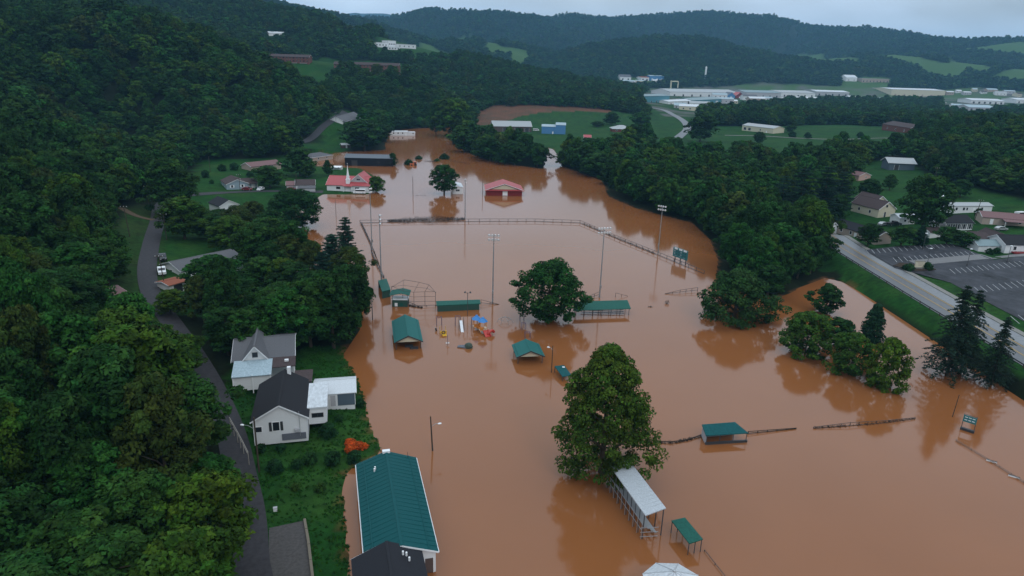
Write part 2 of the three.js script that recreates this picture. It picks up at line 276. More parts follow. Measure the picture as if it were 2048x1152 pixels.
function cover(x, z, h) {
  if (h < -0.3) return MUD;
  const d = -z, n = fbm(x / 14, z / 14, 1.5, 4), n2 = fbm(x / 3, z / 3, 9.5, 2);
  let c;
  if (d < 1200 && inside(x, z, SOIL)) c = mix3(RED, [0.10, 0.065, 0.035], Math.max(0, Math.min(1, 0.4 + n * 1.5)));
  else if (d < 1200 && inside(x, z, SHINGLE)) c = GRAVEL;
  else if (cleared(x, z)) {
    c = mix3(GRASS, [0.032, 0.085, 0.014], Math.max(0, Math.min(1, 0.25 + n * 1.6)));
    c = mix3(c, [0.008, 0.040, 0.008], Math.max(0, Math.min(1, 0.1 + n2 * 1.6)));
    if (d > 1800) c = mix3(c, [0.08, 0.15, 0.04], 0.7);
    if (inside(x, z, CLEAR.verge)) c = mix3(c, [0.04, 0.035, 0.012], 0.35 + 0.3 * n);
    if (inside(x, z, CLEAR.works)) c = mix3(c, [0.13, 0.13, 0.12], Math.max(0, Math.min(1, 0.35 + 2.5 * fbm(x / 60, z / 60, 3, 2))));
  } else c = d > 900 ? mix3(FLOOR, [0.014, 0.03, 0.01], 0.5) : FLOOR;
  const wet = d < 760 ? edgeDist(x, z, FLOOD) : 99;
  if (wet < 0.5 && h < 0.3) c = mix3(c, MUD, 0.6);
  return c;
}
const groundMap = noiseTexture(1024, (u, v) => 0.72 + 0.8 * tile(u, v, 9, 2.2, 5) + 0.7 * tile(u, v, 60, 5.1, 3));
const groundMat = new THREE.MeshPhysicalMaterial({ specularIntensity: 0.15, vertexColors: true, map: groundMap, roughness: 0.95, bumpMap: fineBump, bumpScale: 0.06 });
{
  const xs = lines([[-760, -420, 20], [-420, -140, 7], [-140, 150, 1.6], [150, 330, 5], [330, 1000, 25]]);
  const zs = lines([[-1200, -760, 12], [-760, -450, 6], [-450, -265, 3], [-265, -50, 1.4], [-50, 100, 8]]);
  structure('ground', sheet(xs, zs, height, cover), groundMat);
  const cols = []; for (let i = 0; i <= 190; i++) { const t = i / 190 * 2 - 1; cols.push(z => t * (-z * 0.95 + 200)); }
  const zf = lines([[-9800, -5200, 230], [-5200, -3000, 45], [-3000, -1180, 22]]);
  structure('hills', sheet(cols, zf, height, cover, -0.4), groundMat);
}
// ---------------------------------------------------------------- flood water: opaque with silt, smooth on top
{
  const rip = noiseTexture(512, (u, v) => 0.5 + 0.32 * tile(u, v, 10, 1.3, 4) + 0.12 * tile(u, v, 40, 6.3, 2));
  rip.repeat.set(14, 26);
  const silt = noiseTexture(512, (u, v) => { const n = tile(u, v, 4, 3.7, 5), m = tile(u, v, 11, 12.1, 4); return [0.93 + 0.14 * n + 0.07 * m, 0.92 + 0.16 * n + 0.07 * m, 0.90 + 0.2 * n + 0.07 * m]; });
  silt.repeat.set(3, 6);
  const water = new THREE.MeshPhysicalMaterial({ color: lin(0.238, 0.088, 0.030), map: silt, roughness: 0.09, ior: 1.42, bumpMap: rip, bumpScale: 0.010 });
  water.name = 'silty_water';
  const g = new THREE.PlaneGeometry(420, 900, 60, 120); g.rotateX(-Math.PI / 2); g.translate(0, 0, -350);
  structure('flood_water', g, water);
}
// ---------------------------------------------------------------- roads
function smoothLine(pts, step) {
  const c = new THREE.CatmullRomCurve3(pts.map(p => new THREE.Vector3(p[0], 0, p[1])), false, 'centripetal');
  return c.getSpacedPoints(Math.max(4, Math.round(c.getLength() / step)));
}
function ribbon(pts, offs, lift, across = 4) {   // strip between lateral offsets offs[0], offs[1], laid on the ground
  const pos = [], uv = [], idx = []; let s = 0;
  for (let i = 0; i < pts.length; i++) {
    const a = pts[Math.max(0, i - 1)], b = pts[Math.min(pts.length - 1, i + 1)], dx = b.x - a.x, dz = b.z - a.z, L = Math.hypot(dx, dz) || 1;
    if (i) s += pts[i].distanceTo(pts[i - 1]);
    for (let k = 0; k <= across; k++) {
      const o = offs[0] + (offs[1] - offs[0]) * k / across, x = pts[i].x - dz / L * o, z = pts[i].z + dx / L * o;
      pos.push(x, height(x, z) + lift, z); uv.push(o / 6, s / 6);
      if (i < pts.length - 1 && k < across) { const q = i * (across + 1) + k; idx.push(q, q + 1, q + across + 1, q + 1, q + across + 2, q + across + 1); }
    }
  }
  const g = new THREE.BufferGeometry(); g.setAttribute('position', new THREE.Float32BufferAttribute(pos, 3)); g.setAttribute('uv', new THREE.Float32BufferAttribute(uv, 2)); g.setIndex(idx); g.computeVertexNormals();
  return g;
}
const asphalt = grainy('worn_asphalt', 0.048, 0.045, 0.050, 0.75, 1);
const wetRoad = grainy('damp_highway_asphalt', 0.10, 0.10, 0.108, 0.42, 1);
const paleRoad = grainy('pale_concrete', 0.24, 0.23, 0.21, 0.7, 1);
const yellowPaint = mat('yellow_paint', 0.55, 0.34, 0.06, 0.7), whitePaint = mat('white_paint', 0.7, 0.7, 0.68, 0.7);
const laneLine = smoothLine(ROADS.lane.pts, 2.2), hwLine = smoothLine(ROADS.highway.pts, 2.2);
structure('lane', ribbon(laneLine, [-2.3, 2.3], 0.14), asphalt);
const hw = structure('highway', ribbon(hwLine, [-5.75, 5.75], 0.13, 8), wetRoad);
for (const o of [1.9, -1.3]) part('lane_line', ribbon(hwLine, [o - 0.09, o + 0.09], 0.19, 1), yellowPaint, hw);
part('shoulder', ribbon(hwLine, [-5.7, -1.75], 0.16, 3), grainy('pale_damp_asphalt', 0.19, 0.195, 0.205, 0.42, 1), hw);
{
  const kerb = structure('kerb', ribbon(hwLine, [-6.05, -5.76], 0.26, 1), paleRoad); part('face', ribbon(hwLine, [-5.76, -5.74], 0.13, 1), paleRoad, kerb);
  structure('sidewalk', ribbon(hwLine, [-7.6, -6.06], 0.24, 1), paleRoad);
}
structure('valley_road', ribbon(smoothLine(ROADS.valley_road.pts, 6), [-4, 4], 0.35), wetRoad);
structure('church_road', ribbon(smoothLine(ROADS.church_road.pts, 5), [-2.5, 2.5], 0.3), asphalt);
structure('farm_drive', ribbon(smoothLine(ROADS.farm_drive.pts, 5), [-2, 2], 0.3), paleRoad);
structure('dirt_track', ribbon(smoothLine(ROADS.side_track.pts, 3), [-1.5, 1.5], 0.16), grainy('dirt', 0.12, 0.085, 0.055, 0.95, 1));


// ---------------------------------------------------------------- trees: crowns of many small leaf sprays, tapered trunks with limbs
const leafMat = new THREE.MeshPhysicalMaterial({ vertexColors: true, roughness: 0.8, specularIntensity: 0.12, side: THREE.DoubleSide }); leafMat.name = 'foliage';
const tints = [[1, 1, 1], [0.8, 0.95, 1.1], [1.5, 1.2, 0.75], [0.66, 0.74, 0.85], [1.75, 1.2, 0.6], [0.9, 1.2, 1.15], [1.5, 0.85, 0.9]];
const leafMats = tints.map((t, i) => { const m = leafMat.clone(); m.color = lin(...t); m.name = 'foliage_tone_' + i; return m; });
const barkMat = grainy('bark', 0.09, 0.072, 0.055, 0.95, 2);
function leafCloud() {
  const P = [], C = [], I = [];
  const v = new THREE.Vector3(), n = new THREE.Vector3(), t = new THREE.Vector3(), b = new THREE.Vector3();
  return {
    leaf(rnd, x, y, z, nx, ny, nz, s, col, aspect = 0.62) {
      n.set(nx, ny, nz).normalize();
      t.set(rnd() - 0.5, rnd() - 0.5, rnd() - 0.5).cross(n); if (t.lengthSq() < 1e-4) t.set(1, 0, 0).cross(n); t.normalize(); b.crossVectors(n, t);
      const k = P.length / 3, w = s * aspect, f = 0.6 + 0.8 * rnd(), g = (rnd() - 0.5) * 0.2;
      // a kite-shaped spray, folded a little along its rib
      const fold = s * 0.22;
      P.push(x - t.x * s, y - t.y * s, z - t.z * s, x + b.x * w - n.x * fold, y + b.y * w - n.y * fold, z + b.z * w - n.z * fold,
        x + t.x * s, y + t.y * s, z + t.z * s, x - b.x * w - n.x * fold, y - b.y * w - n.y * fold, z - b.z * w - n.z * fold);
      for (let q = 0; q < 4; q++) C.push(col[0] * f * (1 + g), col[1] * f, col[2] * f * (1 - g));
      I.push(k, k + 1, k + 2, k, k + 2, k + 3);
    },
    build() {
      const g = new THREE.BufferGeometry();
      g.setAttribute('position', new THREE.Float32BufferAttribute(P, 3)); g.setAttribute('color', new THREE.Float32BufferAttribute(C, 3)); g.setIndex(I);
      const ng = g.toNonIndexed(); ng.computeVertexNormals(); return ng;
    },
  };
}
const onSphere = rnd => { const z = rnd() * 2 - 1, a = rnd() * Math.PI * 2, r = Math.sqrt(1 - z * z); return [r * Math.cos(a), z, r * Math.sin(a)]; };
// profile(t): crown radius (0..1) at crown height t (0..1)
const PROFILES = {
  egg: t => (0.72 + 0.28 * Math.min(1, t * 4)) * Math.pow(Math.max(0, 1 - Math.pow(t, 2.1)), 0.8),
  round: t => Math.sqrt(Math.max(0, 1 - Math.pow(t * 2 - 0.92, 2) / 1.17)),
  dome: t => Math.pow(Math.max(0, 1 - t * t * t), 0.6) * (0.72 + 0.28 * Math.min(1, t * 5)),
  pyramid: t => Math.min(1, 0.45 + t * 3.2) * Math.pow(Math.max(0, 1 - t), 0.62) * 1.12,
  column: t => Math.min(1, 0.75 + t * 1.5) * Math.pow(Math.max(0, 1 - Math.pow(t, 1.9)), 0.8),
};
function broadCrown(seed, { H = 16, R = 5.4, base = 0.22, profile = 'round', lobes = 46, leaves = 130, size = 0.42, lobe = 0.34, col = [0.016, 0.05, 0.012], vary = 0.42, ragged = 0.25 }) {
  const rnd = mulberry(seed), cl = leafCloud(), y0 = H * base, hh = H - y0, pf = PROFILES[profile];
  const phase = rnd() * 9;
  for (let i = 0; i < lobes; i++) {
    const t = Math.pow((i + rnd()) / lobes, 0.9) * 0.96, a = i * 2.39996 + rnd() * 0.9;
    const out = 1 + ragged * (fbm(Math.cos(a) * 1.3 + phase, Math.sin(a) * 1.3, t * 2.6 + seed, 2) * 2);
    const rr = R * pf(t) * out, lr = R * lobe * (0.65 + 0.6 * rnd()) * (0.62 + 0.5 * pf(t)) ;
    const q = Math.max(0, rr - lr * 0.8) * (i % 4 === 0 ? 0.35 + 0.4 * rnd() : 0.86 + 0.14 * rnd());
    const cx = Math.cos(a) * q, cz = Math.sin(a) * q, cy = y0 + t * hh * 0.93 + lr * 0.15;
    const f = 1 + (rnd() - 0.5) * 2 * vary, warm = 1 + (rnd() - 0.5) * 0.35 * vary * 3;
    const c = [col[0] * f * warm, col[1] * f, col[2] * f];
    const m = Math.round(leaves * (0.6 + 0.8 * rnd()));
    for (let k = 0; k < m; k++) {
      const d = onSphere(rnd); if (d[1] < -0.35 && rnd() < 0.7) d[1] = -d[1];
      const rad = lr * (0.55 + 0.5 * Math.sqrt(rnd())), sq = 0.72;
      cl.leaf(rnd, cx + d[0] * rad, cy + d[1] * rad * sq, cz + d[2] * rad, d[0] * 0.7 + (rnd() - 0.5) * 1.1, d[1] * 0.6 + 0.45 + (rnd() - 0.5) * 0.9, d[2] * 0.7 + (rnd() - 0.5) * 1.1, size * (0.65 + 0.7 * rnd()), c);
    }
  }
  return cl.build();
}
function limb(a, b, r0, r1, n = 6) {
  const A = new THREE.Vector3(...a), B = new THREE.Vector3(...b), L = A.distanceTo(B), g = new THREE.CylinderGeometry(r1, r0, L, n, 1, true);
  g.applyQuaternion(new THREE.Quaternion().setFromUnitVectors(new THREE.Vector3(0, 1, 0), B.clone().sub(A).normalize())); const m = A.lerp(B, 0.5); g.translate(m.x, m.y, m.z); return g;
}
function broadTrunk(seed, { H = 16, R = 5.4, r = 0.32, base = 0.22 }) {
  const rnd = mulberry(seed + 77), gs = [], fork = H * (base + 0.1), lean = [(rnd() - 0.5) * 0.6, (rnd() - 0.5) * 0.6];
  gs.push(limb([0, -1.2, 0], [lean[0] * 0.5, fork * 0.5, lean[1] * 0.5], r * 1.25, r), limb([lean[0] * 0.5, fork * 0.5, lean[1] * 0.5], [lean[0], fork, lean[1]], r, r * 0.85), limb([lean[0], fork, lean[1]], [lean[0] * 0.4, H * 0.86, lean[1]], r * 0.8, r * 0.15));
  for (let i = 0; i < 8; i++) {
    const a = i * 2.4 + rnd(), y = fork + (H * 0.5) * i / 8 * (0.6 + 0.4 * rnd()), l = R * (0.75 - 0.3 * i / 8), up = l * (0.5 + 0.4 * rnd());
    const mid = [lean[0] + Math.cos(a) * l * 0.5, y + up * 0.55, lean[1] + Math.sin(a) * l * 0.5], tip = [lean[0] + Math.cos(a + 0.2) * l, y + up, lean[1] + Math.sin(a + 0.2) * l];
    gs.push(limb([lean[0], y, lean[1]], mid, r * 0.45, r * 0.26, 5), limb(mid, tip, r * 0.26, r * 0.06, 5));
  }
  return mergeGeometries(gs);
}
function coniferCrown(seed, { H = 18, R = 4.2, base = 0.12, whorls = 17, per = 7, leaves = 46, size = 0.34, droop = 0.25, col = [0.022, 0.055, 0.026], thin = 0.9, flat = 0.22, aspect = 0.4 }) {
  const rnd = mulberry(seed), cl = leafCloud();
  for (let w = 0; w < whorls; w++) {
    const t = (w + 0.4 * rnd()) / whorls, y = H * (base + (0.97 - base) * t), L0 = R * Math.pow(1 - t, thin) * (0.75 + 0.4 * rnd()) + 0.35;
    for (let b = 0; b < per; b++) {
      if (rnd() < 0.1) continue;
      const a = (b + rnd() * 0.8) / per * Math.PI * 2 + w * 1.1, L = L0 * (0.55 + 0.6 * rnd()), f = 0.75 + 0.5 * rnd(), m = Math.round(leaves * (0.3 + 0.7 * L / R));
      for (let k = 0; k < m; k++) {
        const s = Math.pow(rnd(), 0.7), wd = L * 0.2 * (1.15 - s) + 0.1, off = (rnd() - 0.5) * 2 * wd, dy = -droop * L * s * s + (rnd() - 0.6) * flat * (1.2 - s * 0.6) * (0.5 + wd);
        cl.leaf(rnd, Math.cos(a) * L * s - Math.sin(a) * off, y + dy, Math.sin(a) * L * s + Math.cos(a) * off, (rnd() - 0.5) * 0.9, 1, (rnd() - 0.5) * 0.9, size * (0.6 + 0.7 * rnd()), [col[0] * f, col[1] * f, col[2] * f], aspect);
      }
    }
  }
  return cl.build();
}
function coniferTrunk({ H = 18, r = 0.26, base = 0.12, R = 4, limbs = 14 }, seed = 1) {
  const rnd = mulberry(seed), gs = [limb([0, -1.2, 0], [0, H * 0.96, 0], r, r * 0.1, 7)];
  for (let i = 0; i < limbs; i++) { const a = i * 2.4, t = i / limbs, y = H * (base + 0.7 * t), l = R * (1 - t) * 0.85; gs.push(limb([0, y, 0], [Math.cos(a) * l, y - l * 0.15, Math.sin(a) * l], r * 0.28, r * 0.06, 4)); }
  return mergeGeometries(gs);
}
const G1 = [0.0170, 0.050, 0.0085];
const near = [0, 1, 2, 3, 4].map(i => { const o = { H: 16, R: 5.4, base: 0.16, profile: i % 2 ? 'dome' : 'round', lobes: 110, leaves: 85, size: 0.31, lobe: 0.22, col: G1, ragged: 0.5 }; return { crown: broadCrown(100 + i, o), trunk: broadTrunk(100 + i, o), H: 16, W: 10.8 }; });
const mid = [0, 1, 2, 3, 4].map(i => { const o = { H: 16, R: 5.4, base: 0.12, profile: i % 2 ? 'dome' : 'round', lobes: 64, leaves: 40, size: 0.58, lobe: 0.26, col: G1, ragged: 0.5 }; return { crown: broadCrown(200 + i, o), trunk: broadTrunk(200 + i, o), H: 16, W: 10.8 }; });
const far = [0, 1, 2, 3].map(i => broadCrown(300 + i, { H: 16, R: 5.6, base: 0.05, profile: i % 2 ? 'dome' : 'round', lobes: 26, leaves: 16, size: 1.15, lobe: 0.36, col: G1, ragged: 0.4 }));
const distant = [0, 1, 2].map(i => broadCrown(400 + i, { H: 16, R: 6, base: 0, profile: i % 2 ? 'dome' : 'round', lobes: 13, leaves: 8, size: 2.1, lobe: 0.4, col: G1, ragged: 0.4 }));
const kinds = {
  sycamore: (() => { const o = { H: 20, R: 8, base: 0.05, profile: 'egg', lobes: 340, leaves: 100, size: 0.215, lobe: 0.145, col: [0.036, 0.066, 0.008], vary: 0.4, ragged: 0.42 }; return { crown: broadCrown(31, o), trunk: broadTrunk(31, { ...o, r: 0.55 }), H: 20, W: 16 }; })(),
  round: (() => { const o = { H: 15, R: 7, base: 0.1, profile: 'round', lobes: 190, leaves: 105, size: 0.25, lobe: 0.17, col: [0.013, 0.048, 0.009], vary: 0.35, ragged: 0.5 }; return { crown: broadCrown(41, o), trunk: broadTrunk(41, { ...o, r: 0.45 }), H: 15, W: 14 }; })(),
  wide: (() => { const o = { H: 13, R: 8, base: 0.02, profile: 'dome', lobes: 200, leaves: 80, size: 0.28, lobe: 0.16, col: [0.019, 0.05, 0.012], vary: 0.3, ragged: 0.4 }; return { crown: broadCrown(51, o), trunk: broadTrunk(51, { ...o, r: 0.45 }), H: 13, W: 16 }; })(),
  bushy: (() => { const o = { H: 10, R: 4.6, base: 0.0, profile: 'dome', lobes: 130, leaves: 75, size: 0.22, lobe: 0.19, col: [0.028, 0.066, 0.008], vary: 0.35, ragged: 0.5 }; return { crown: broadCrown(61, o), trunk: broadTrunk(61, { ...o, r: 0.2 }), H: 10, W: 9.2 }; })(),
  column: (() => { const o = { H: 9, R: 2.4, base: 0.0, profile: 'column', lobes: 80, leaves: 90, size: 0.2, lobe: 0.34, col: [0.010, 0.032, 0.013], vary: 0.15, ragged: 0.1 }; return { crown: broadCrown(71, o), trunk: coniferTrunk({ H: 8, r: 0.2, R: 1.5 }), H: 9, W: 4.8 }; })(),
  spruce: (() => { const o = { H: 18, R: 5.2, base: 0.1, whorls: 24, per: 8, leaves: 62, size: 0.3, droop: 0.28, col: [0.014, 0.03, 0.018], thin: 0.8, flat: 0.5 }; return { crown: coniferCrown(81, o), trunk: coniferTrunk({ ...o, r: 0.3, limbs: 40 }, 3), H: 18, W: 10.4 }; })(),
  pine: (() => { const o = { H: 18, R: 5, base: 0.12, whorls: 14, per: 8, leaves: 90, size: 0.42, droop: -0.05, col: [0.011, 0.034, 0.019], thin: 0.6, flat: 0.45, aspect: 0.5 }; return { crown: coniferCrown(91, o), trunk: coniferTrunk({ ...o, r: 0.28 }, 4), H: 18, W: 10 }; })(),
};
const treeRnd = mulberry(2024);
function plant(proto, name, x, z, h, w, label, group, tone = 0, turn = treeRnd() * 6.28, sink = 0) {
  const t = thing(name, label, 'tree', [x, Math.max(-0.6, height(x, z)) - sink, z], turn, group);
  t.scale.set(w / proto.W, h / proto.H, w / proto.W);
  part('trunk', proto.trunk, barkMat, t); part('crown', proto.crown, leafMats[tone], t);
  return t;
}
const taken = [];   // [x, z, r] kept free of wood
function single(kind, name, args, label, group, tone, turn) {
  const [x, z, h, w] = args; taken.push([x, z, w * 0.42]);
  const proto = Array.isArray(kinds[kind]) ? kinds[kind][0] : kinds[kind] || (kind[0] === 'n' ? near[+kind[1]] : mid[+kind[1]]);
  return plant(proto, name, x, z, h, w, label, group, tone, turn);
}
// trees standing in the flood
single('sycamore', 'sycamore_tree', [14.89,-92.38,24,16.7], 'tall yellowish green tree in the flood, beside the long silver bleacher roof', null, 0, 0.6);
single('round', 'broadleaf_tree', [9.43,-158.92,16.4,17.4], 'round dark green tree in the flood left of the long green bleacher roof', null, 0, 1);
single('wide', 'broadleaf_tree', [57.13,-163.66,14.3,19.1], 'wide round tree in the flood in front of the wooded right bank', null, 0, 2);
single('n0', 'broadleaf_tree', [-34.09,-326.15,15.3,13.5], 'dark tree in the flood beside the small white trailer', null, 1);
single('m1', 'broadleaf_tree', [-66.83,-326.04,8.4,9.1], 'small leafy tree at the corner of the red roofed church', null, 2);
const CL = 'bushy trees in the flood near the highway';
single('bushy', 'broadleaf_tree', [66.66,-142.73,11,12.2], 'leftmost of the bushy trees standing in the flood below the highway', CL, 0, 0.4);
single('bushy', 'broadleaf_tree', [72.04,-132.81,10.1,9.8], 'middle of the bushy trees standing in the flood below the highway', CL, 0, 2.2);
single('bushy', 'broadleaf_tree', [75.88,-125.75,12,8.7], 'rightmost and nearest of the bushy trees standing in the flood below the highway', CL, 2, 4.1);
single('column', 'evergreen_tree', [85.78,-151.29,10.6,6.4], 'dense dark pointed evergreen behind the bushy trees in the flood', null, 0);
single('m2', 'broadleaf_tree', [76.52,-148.13,7.5,8.2], 'low dark tree behind the bushy trees in the flood', null, 3);
single('m3', 'broadleaf_tree', [83.14,-170.74,9,8.2], 'dark tree at the tip of the wooded right bank', null, 3);
single('spruce', 'spruce_tree', [92.57,-132.52,21.7,12.7], 'tallest drooping spruce in the flood beside the highway', null, 0, 0.5);
single('spruce', 'spruce_tree', [97.39,-135.34,19.9,9.3], 'spruce just right of the tallest drooping spruce by the highway', null, 0, 2);
single('spruce', 'spruce_tree', [99.5,-128.71,16.3,8.7], 'spruce in the flood farthest right, leaning over the highway verge', null, 0, 3.5);
[[-34.36,-65.32,15,11.1],[-31.83,-56.2,15.3,11.5],[-40.35,-63.99,14.3,10.8],[-38.24,-76.2,10.4,7.9]].forEach((a, i) => single('n' + i, 'broadleaf_tree', a, ['olive tinged tree leaning over the lane at the lower left', 'tree nearest the lane at the bottom edge', 'broad tree behind the lane trees at the lower left', 'slim tree over the lane opposite the low shrub row'][i], null, [4, 2, 0, 5][i]));
// left shore
single('pine', 'pine_tree', [-52.33,-207.05,15.4,9.2], 'dark pine at the flooded field corner, topmost of the left shore pines', null, 0, 0.3);
single('pine', 'pine_tree', [-50.72,-184.91,14.3,11.4], 'wide pine in front of the topmost left shore pine', null, 0, 1.3);
single('pine', 'pine_tree', [-48.44,-167.04,13.9,9.1], 'lowest pine of the three on the left shore', null, 3, 2.3);
const SH = 'dark shore trees left of the flooded ball field';
const shore = [[-36.65,-144.4,17.8,11],[-38.41,-137.06,17.8,12.2],[-36.72,-155.02,10.7,6.3],[-43.2,-136.39,16.3,11.7],[-46.4,-132.3,15.3,10.5],[-51.65,-139.16,12.9,10.1],[-46.52,-143.17,13.3,10],[-50.71,-132.71,12.7,9.5],[-41.75,-144.33,15.7,9.6],[-53.31,-128.56,11.9,9.2],[-58,-128.95,10.8,9.2]];
shore.forEach((a, i) => single('n' + (i % 5), 'broadleaf_tree', a, 'dark tree of the dense shore wood left of the flooded ball field', SH, [3, 3, 1, 0, 5, 0, 3, 3, 1, 0, 3][i]));
single('round', 'broadleaf_tree', [-81.31,-248.56,15.2,19.4], 'broad dark tree at the head of the small flooded bay', null, 3, 2);
single('n3', 'broadleaf_tree', [-73.52,-160.03,13.1,14.9], 'leafy tree in front of the grey metal roofed house', null, 5);
const CO = 'trees between the lane and the flooded bay';
[[-108.79,-218.74,14.6,15.2],[-72.93,-186.34,15.9,13.2],[-89.61,-209.21,12.2,14.3],[-70.83,-190.53,14,9.3],[-94.28,-228.45,11.8,12.1],[-102.14,-222.96,9.9,11.8],[-94.24,-241.32,11,11.3],[-65.01,-169.25,10.9,11],[-66.01,-178.59,12.2,9.1],[-82.31,-226.52,11.5,9.9],[-79.26,-212.5,11.8,12.3],[-106.08,-240.34,7.7,10.1],[-77.7,-145.7,6.2,7.3],[-63.04,-151.28,10.5,9.9]].forEach((a, i) => single('n' + (i % 5), 'broadleaf_tree', a, 'leafy tree in the clump between the lane and the flooded bay', CO, [2, 0, 2, 3, 6, 0, 6, 0, 3, 3, 0, 3, 4, 3][i]));
single('n1', 'broadleaf_tree', [-128.08,-250.84,23.1,19.7], 'large spreading tree above the bend of the lane', null, 0);
[[-64.58,-115.51,9.3,7.4],[-59.8,-114.92,8.9,7.8],[-69.33,-116.69,6,6]].forEach((a, i) => single('n' + i, 'broadleaf_tree', a, ['olive green tree at the foot of the visible lane', 'leafy tree just right of the lane foot', 'tree below the red shed left of the lane'][i], null, [4, 2, 0][i]));
// lawns about the church
single('m0', 'broadleaf_tree', [-117.61,-325.6,11,14.9], 'round tree beside the blue house', null, 0);
single('m1', 'broadleaf_tree', [-114.63,-363.15,15.7,16.5], 'tree behind the grey house near the church', null, 3);
single('m2', 'broadleaf_tree', [-110.16,-358.81,9.4,10.5], 'small tree directly behind the grey house near the church', null, 0);
single('m3', 'evergreen_tree', [-100.34,-365.32,9,5.4], 'thin dark tree between the grey house and the church', null, 3);
single('m4', 'broadleaf_tree', [-106.75,-484.52,21.9,29.5], 'large tree behind the long black building', null, 3);
single('m0', 'broadleaf_tree', [-73.97,-413.58,8.9,5.4], 'small tree at the right end of the long black building', null, 3);
single('m1', 'broadleaf_tree', [-126.44,-527.4,11.8,15.2], 'tree below the white hillside house', null, 0);
// river bank row
const BK = 'trees of the flooded river bank row';
[[-54.7,-594.07,34.6,30.8],[-70.28,-606.83,32,13.1],[-37.13,-492.5,18.8,20.7],[-16.84,-449,16.6,20.2],[-0.44,-433.77,15.2,13.9],[13.26,-426.15,15.3,11.2],[-24.09,-462.45,13.2,13.4],[-37.44,-531.78,18.7,19.2],[-8.08,-436.69,13.8,12.7]].forEach((a, i) => single('m' + (i % 5), 'broadleaf_tree', a, 'tree in the row on the flooded river bank below the ploughed field', BK, [2, 0, 0, 3, 3, 1, 3, 2, 3][i]));
// single trees about the valley road
single('m0', 'broadleaf_tree', [154.94,-588.14,24.6,26.2], 'large tree on the grass right of the valley road', null, 3);
single('m2', 'broadleaf_tree', [128.16,-729.14,15.7,20.8], 'rounded bright tree behind the low pale roofed house', null, 5);
single('m3', 'broadleaf_tree', [114.21,-608.01,11.9,9.6], 'small dark tree on the grass left of the valley road', null, 3);
single('m4', 'broadleaf_tree', [200.71,-576.35,10.5,9.9], 'small dark round tree in front of the cream building in the meadow', null, 3);
single('m0', 'broadleaf_tree', [267.2,-684.79,8.1,9.8], 'round shrub-like tree right of the cream building in the meadow', null, 3);
single('m1', 'broadleaf_tree', [100.12,-745.89,13.9,18.1], 'dark tree at the right end of the green field', null, 3);
single('m2', 'broadleaf_tree', [83.53,-720.8,6,13.4], 'low bush-like tree left of the low pale roofed house', null, 3);
// right hand homes
single('n0', 'broadleaf_tree', [157.16,-257.97,23.9,17.7], 'large full tree behind the cream gabled house', null, 0);
single('n2', 'broadleaf_tree', [165.24,-317.46,11.4,10.7], 'dark round tree behind the brown roofed cream house', null, 3);
single('n1', 'broadleaf_tree', [124.15,-232.87,8.6,8.1], 'slim tree in front of the long low house by the highway', null, 3);
single('n3', 'broadleaf_tree', [136.48,-234.44,7.6,8.8], 'round tree on the lawn left of the dark cone evergreen', null, 0);
single('column', 'evergreen_tree', [143.56,-235.44,7.6,5.3], 'dark cone shaped evergreen above the car park', null, 3);
single('n4', 'broadleaf_tree', [154.76,-238.2,6.6,8.9], 'first of two bushy trees below the white house with black windows', null, 0);
single('n0', 'broadleaf_tree', [160.59,-237.25,5.8,7.5], 'second of two bushy trees below the white house with black windows', null, 5);
single('n1', 'broadleaf_tree', [211.32,-323.54,9,9.5], 'thin tree on the pasture behind the big full tree', null, 1);
single('n2', 'broadleaf_tree', [192.82,-280.9,4.2,3.7], 'small tree in front of the pale mobile home', null, 3);
single('n3', 'broadleaf_tree', [190.08,-346.88,8.6,6.6], 'small tree near the pink walled shed', null, 0);
const PN = 'tall conifers of the wooded right bank';
[[110.73,-263.33,26.5,17.3],[121.77,-267.41,26.4,15.9],[111.99,-284.06,20.1,12.6],[138.9,-290.24,20,12.9]].forEach((a, i) => single('pine', 'pine_tree', a, 'tall dark pine in the clump on the wooded right bank', PN, [3, 3, 1, 3][i]));
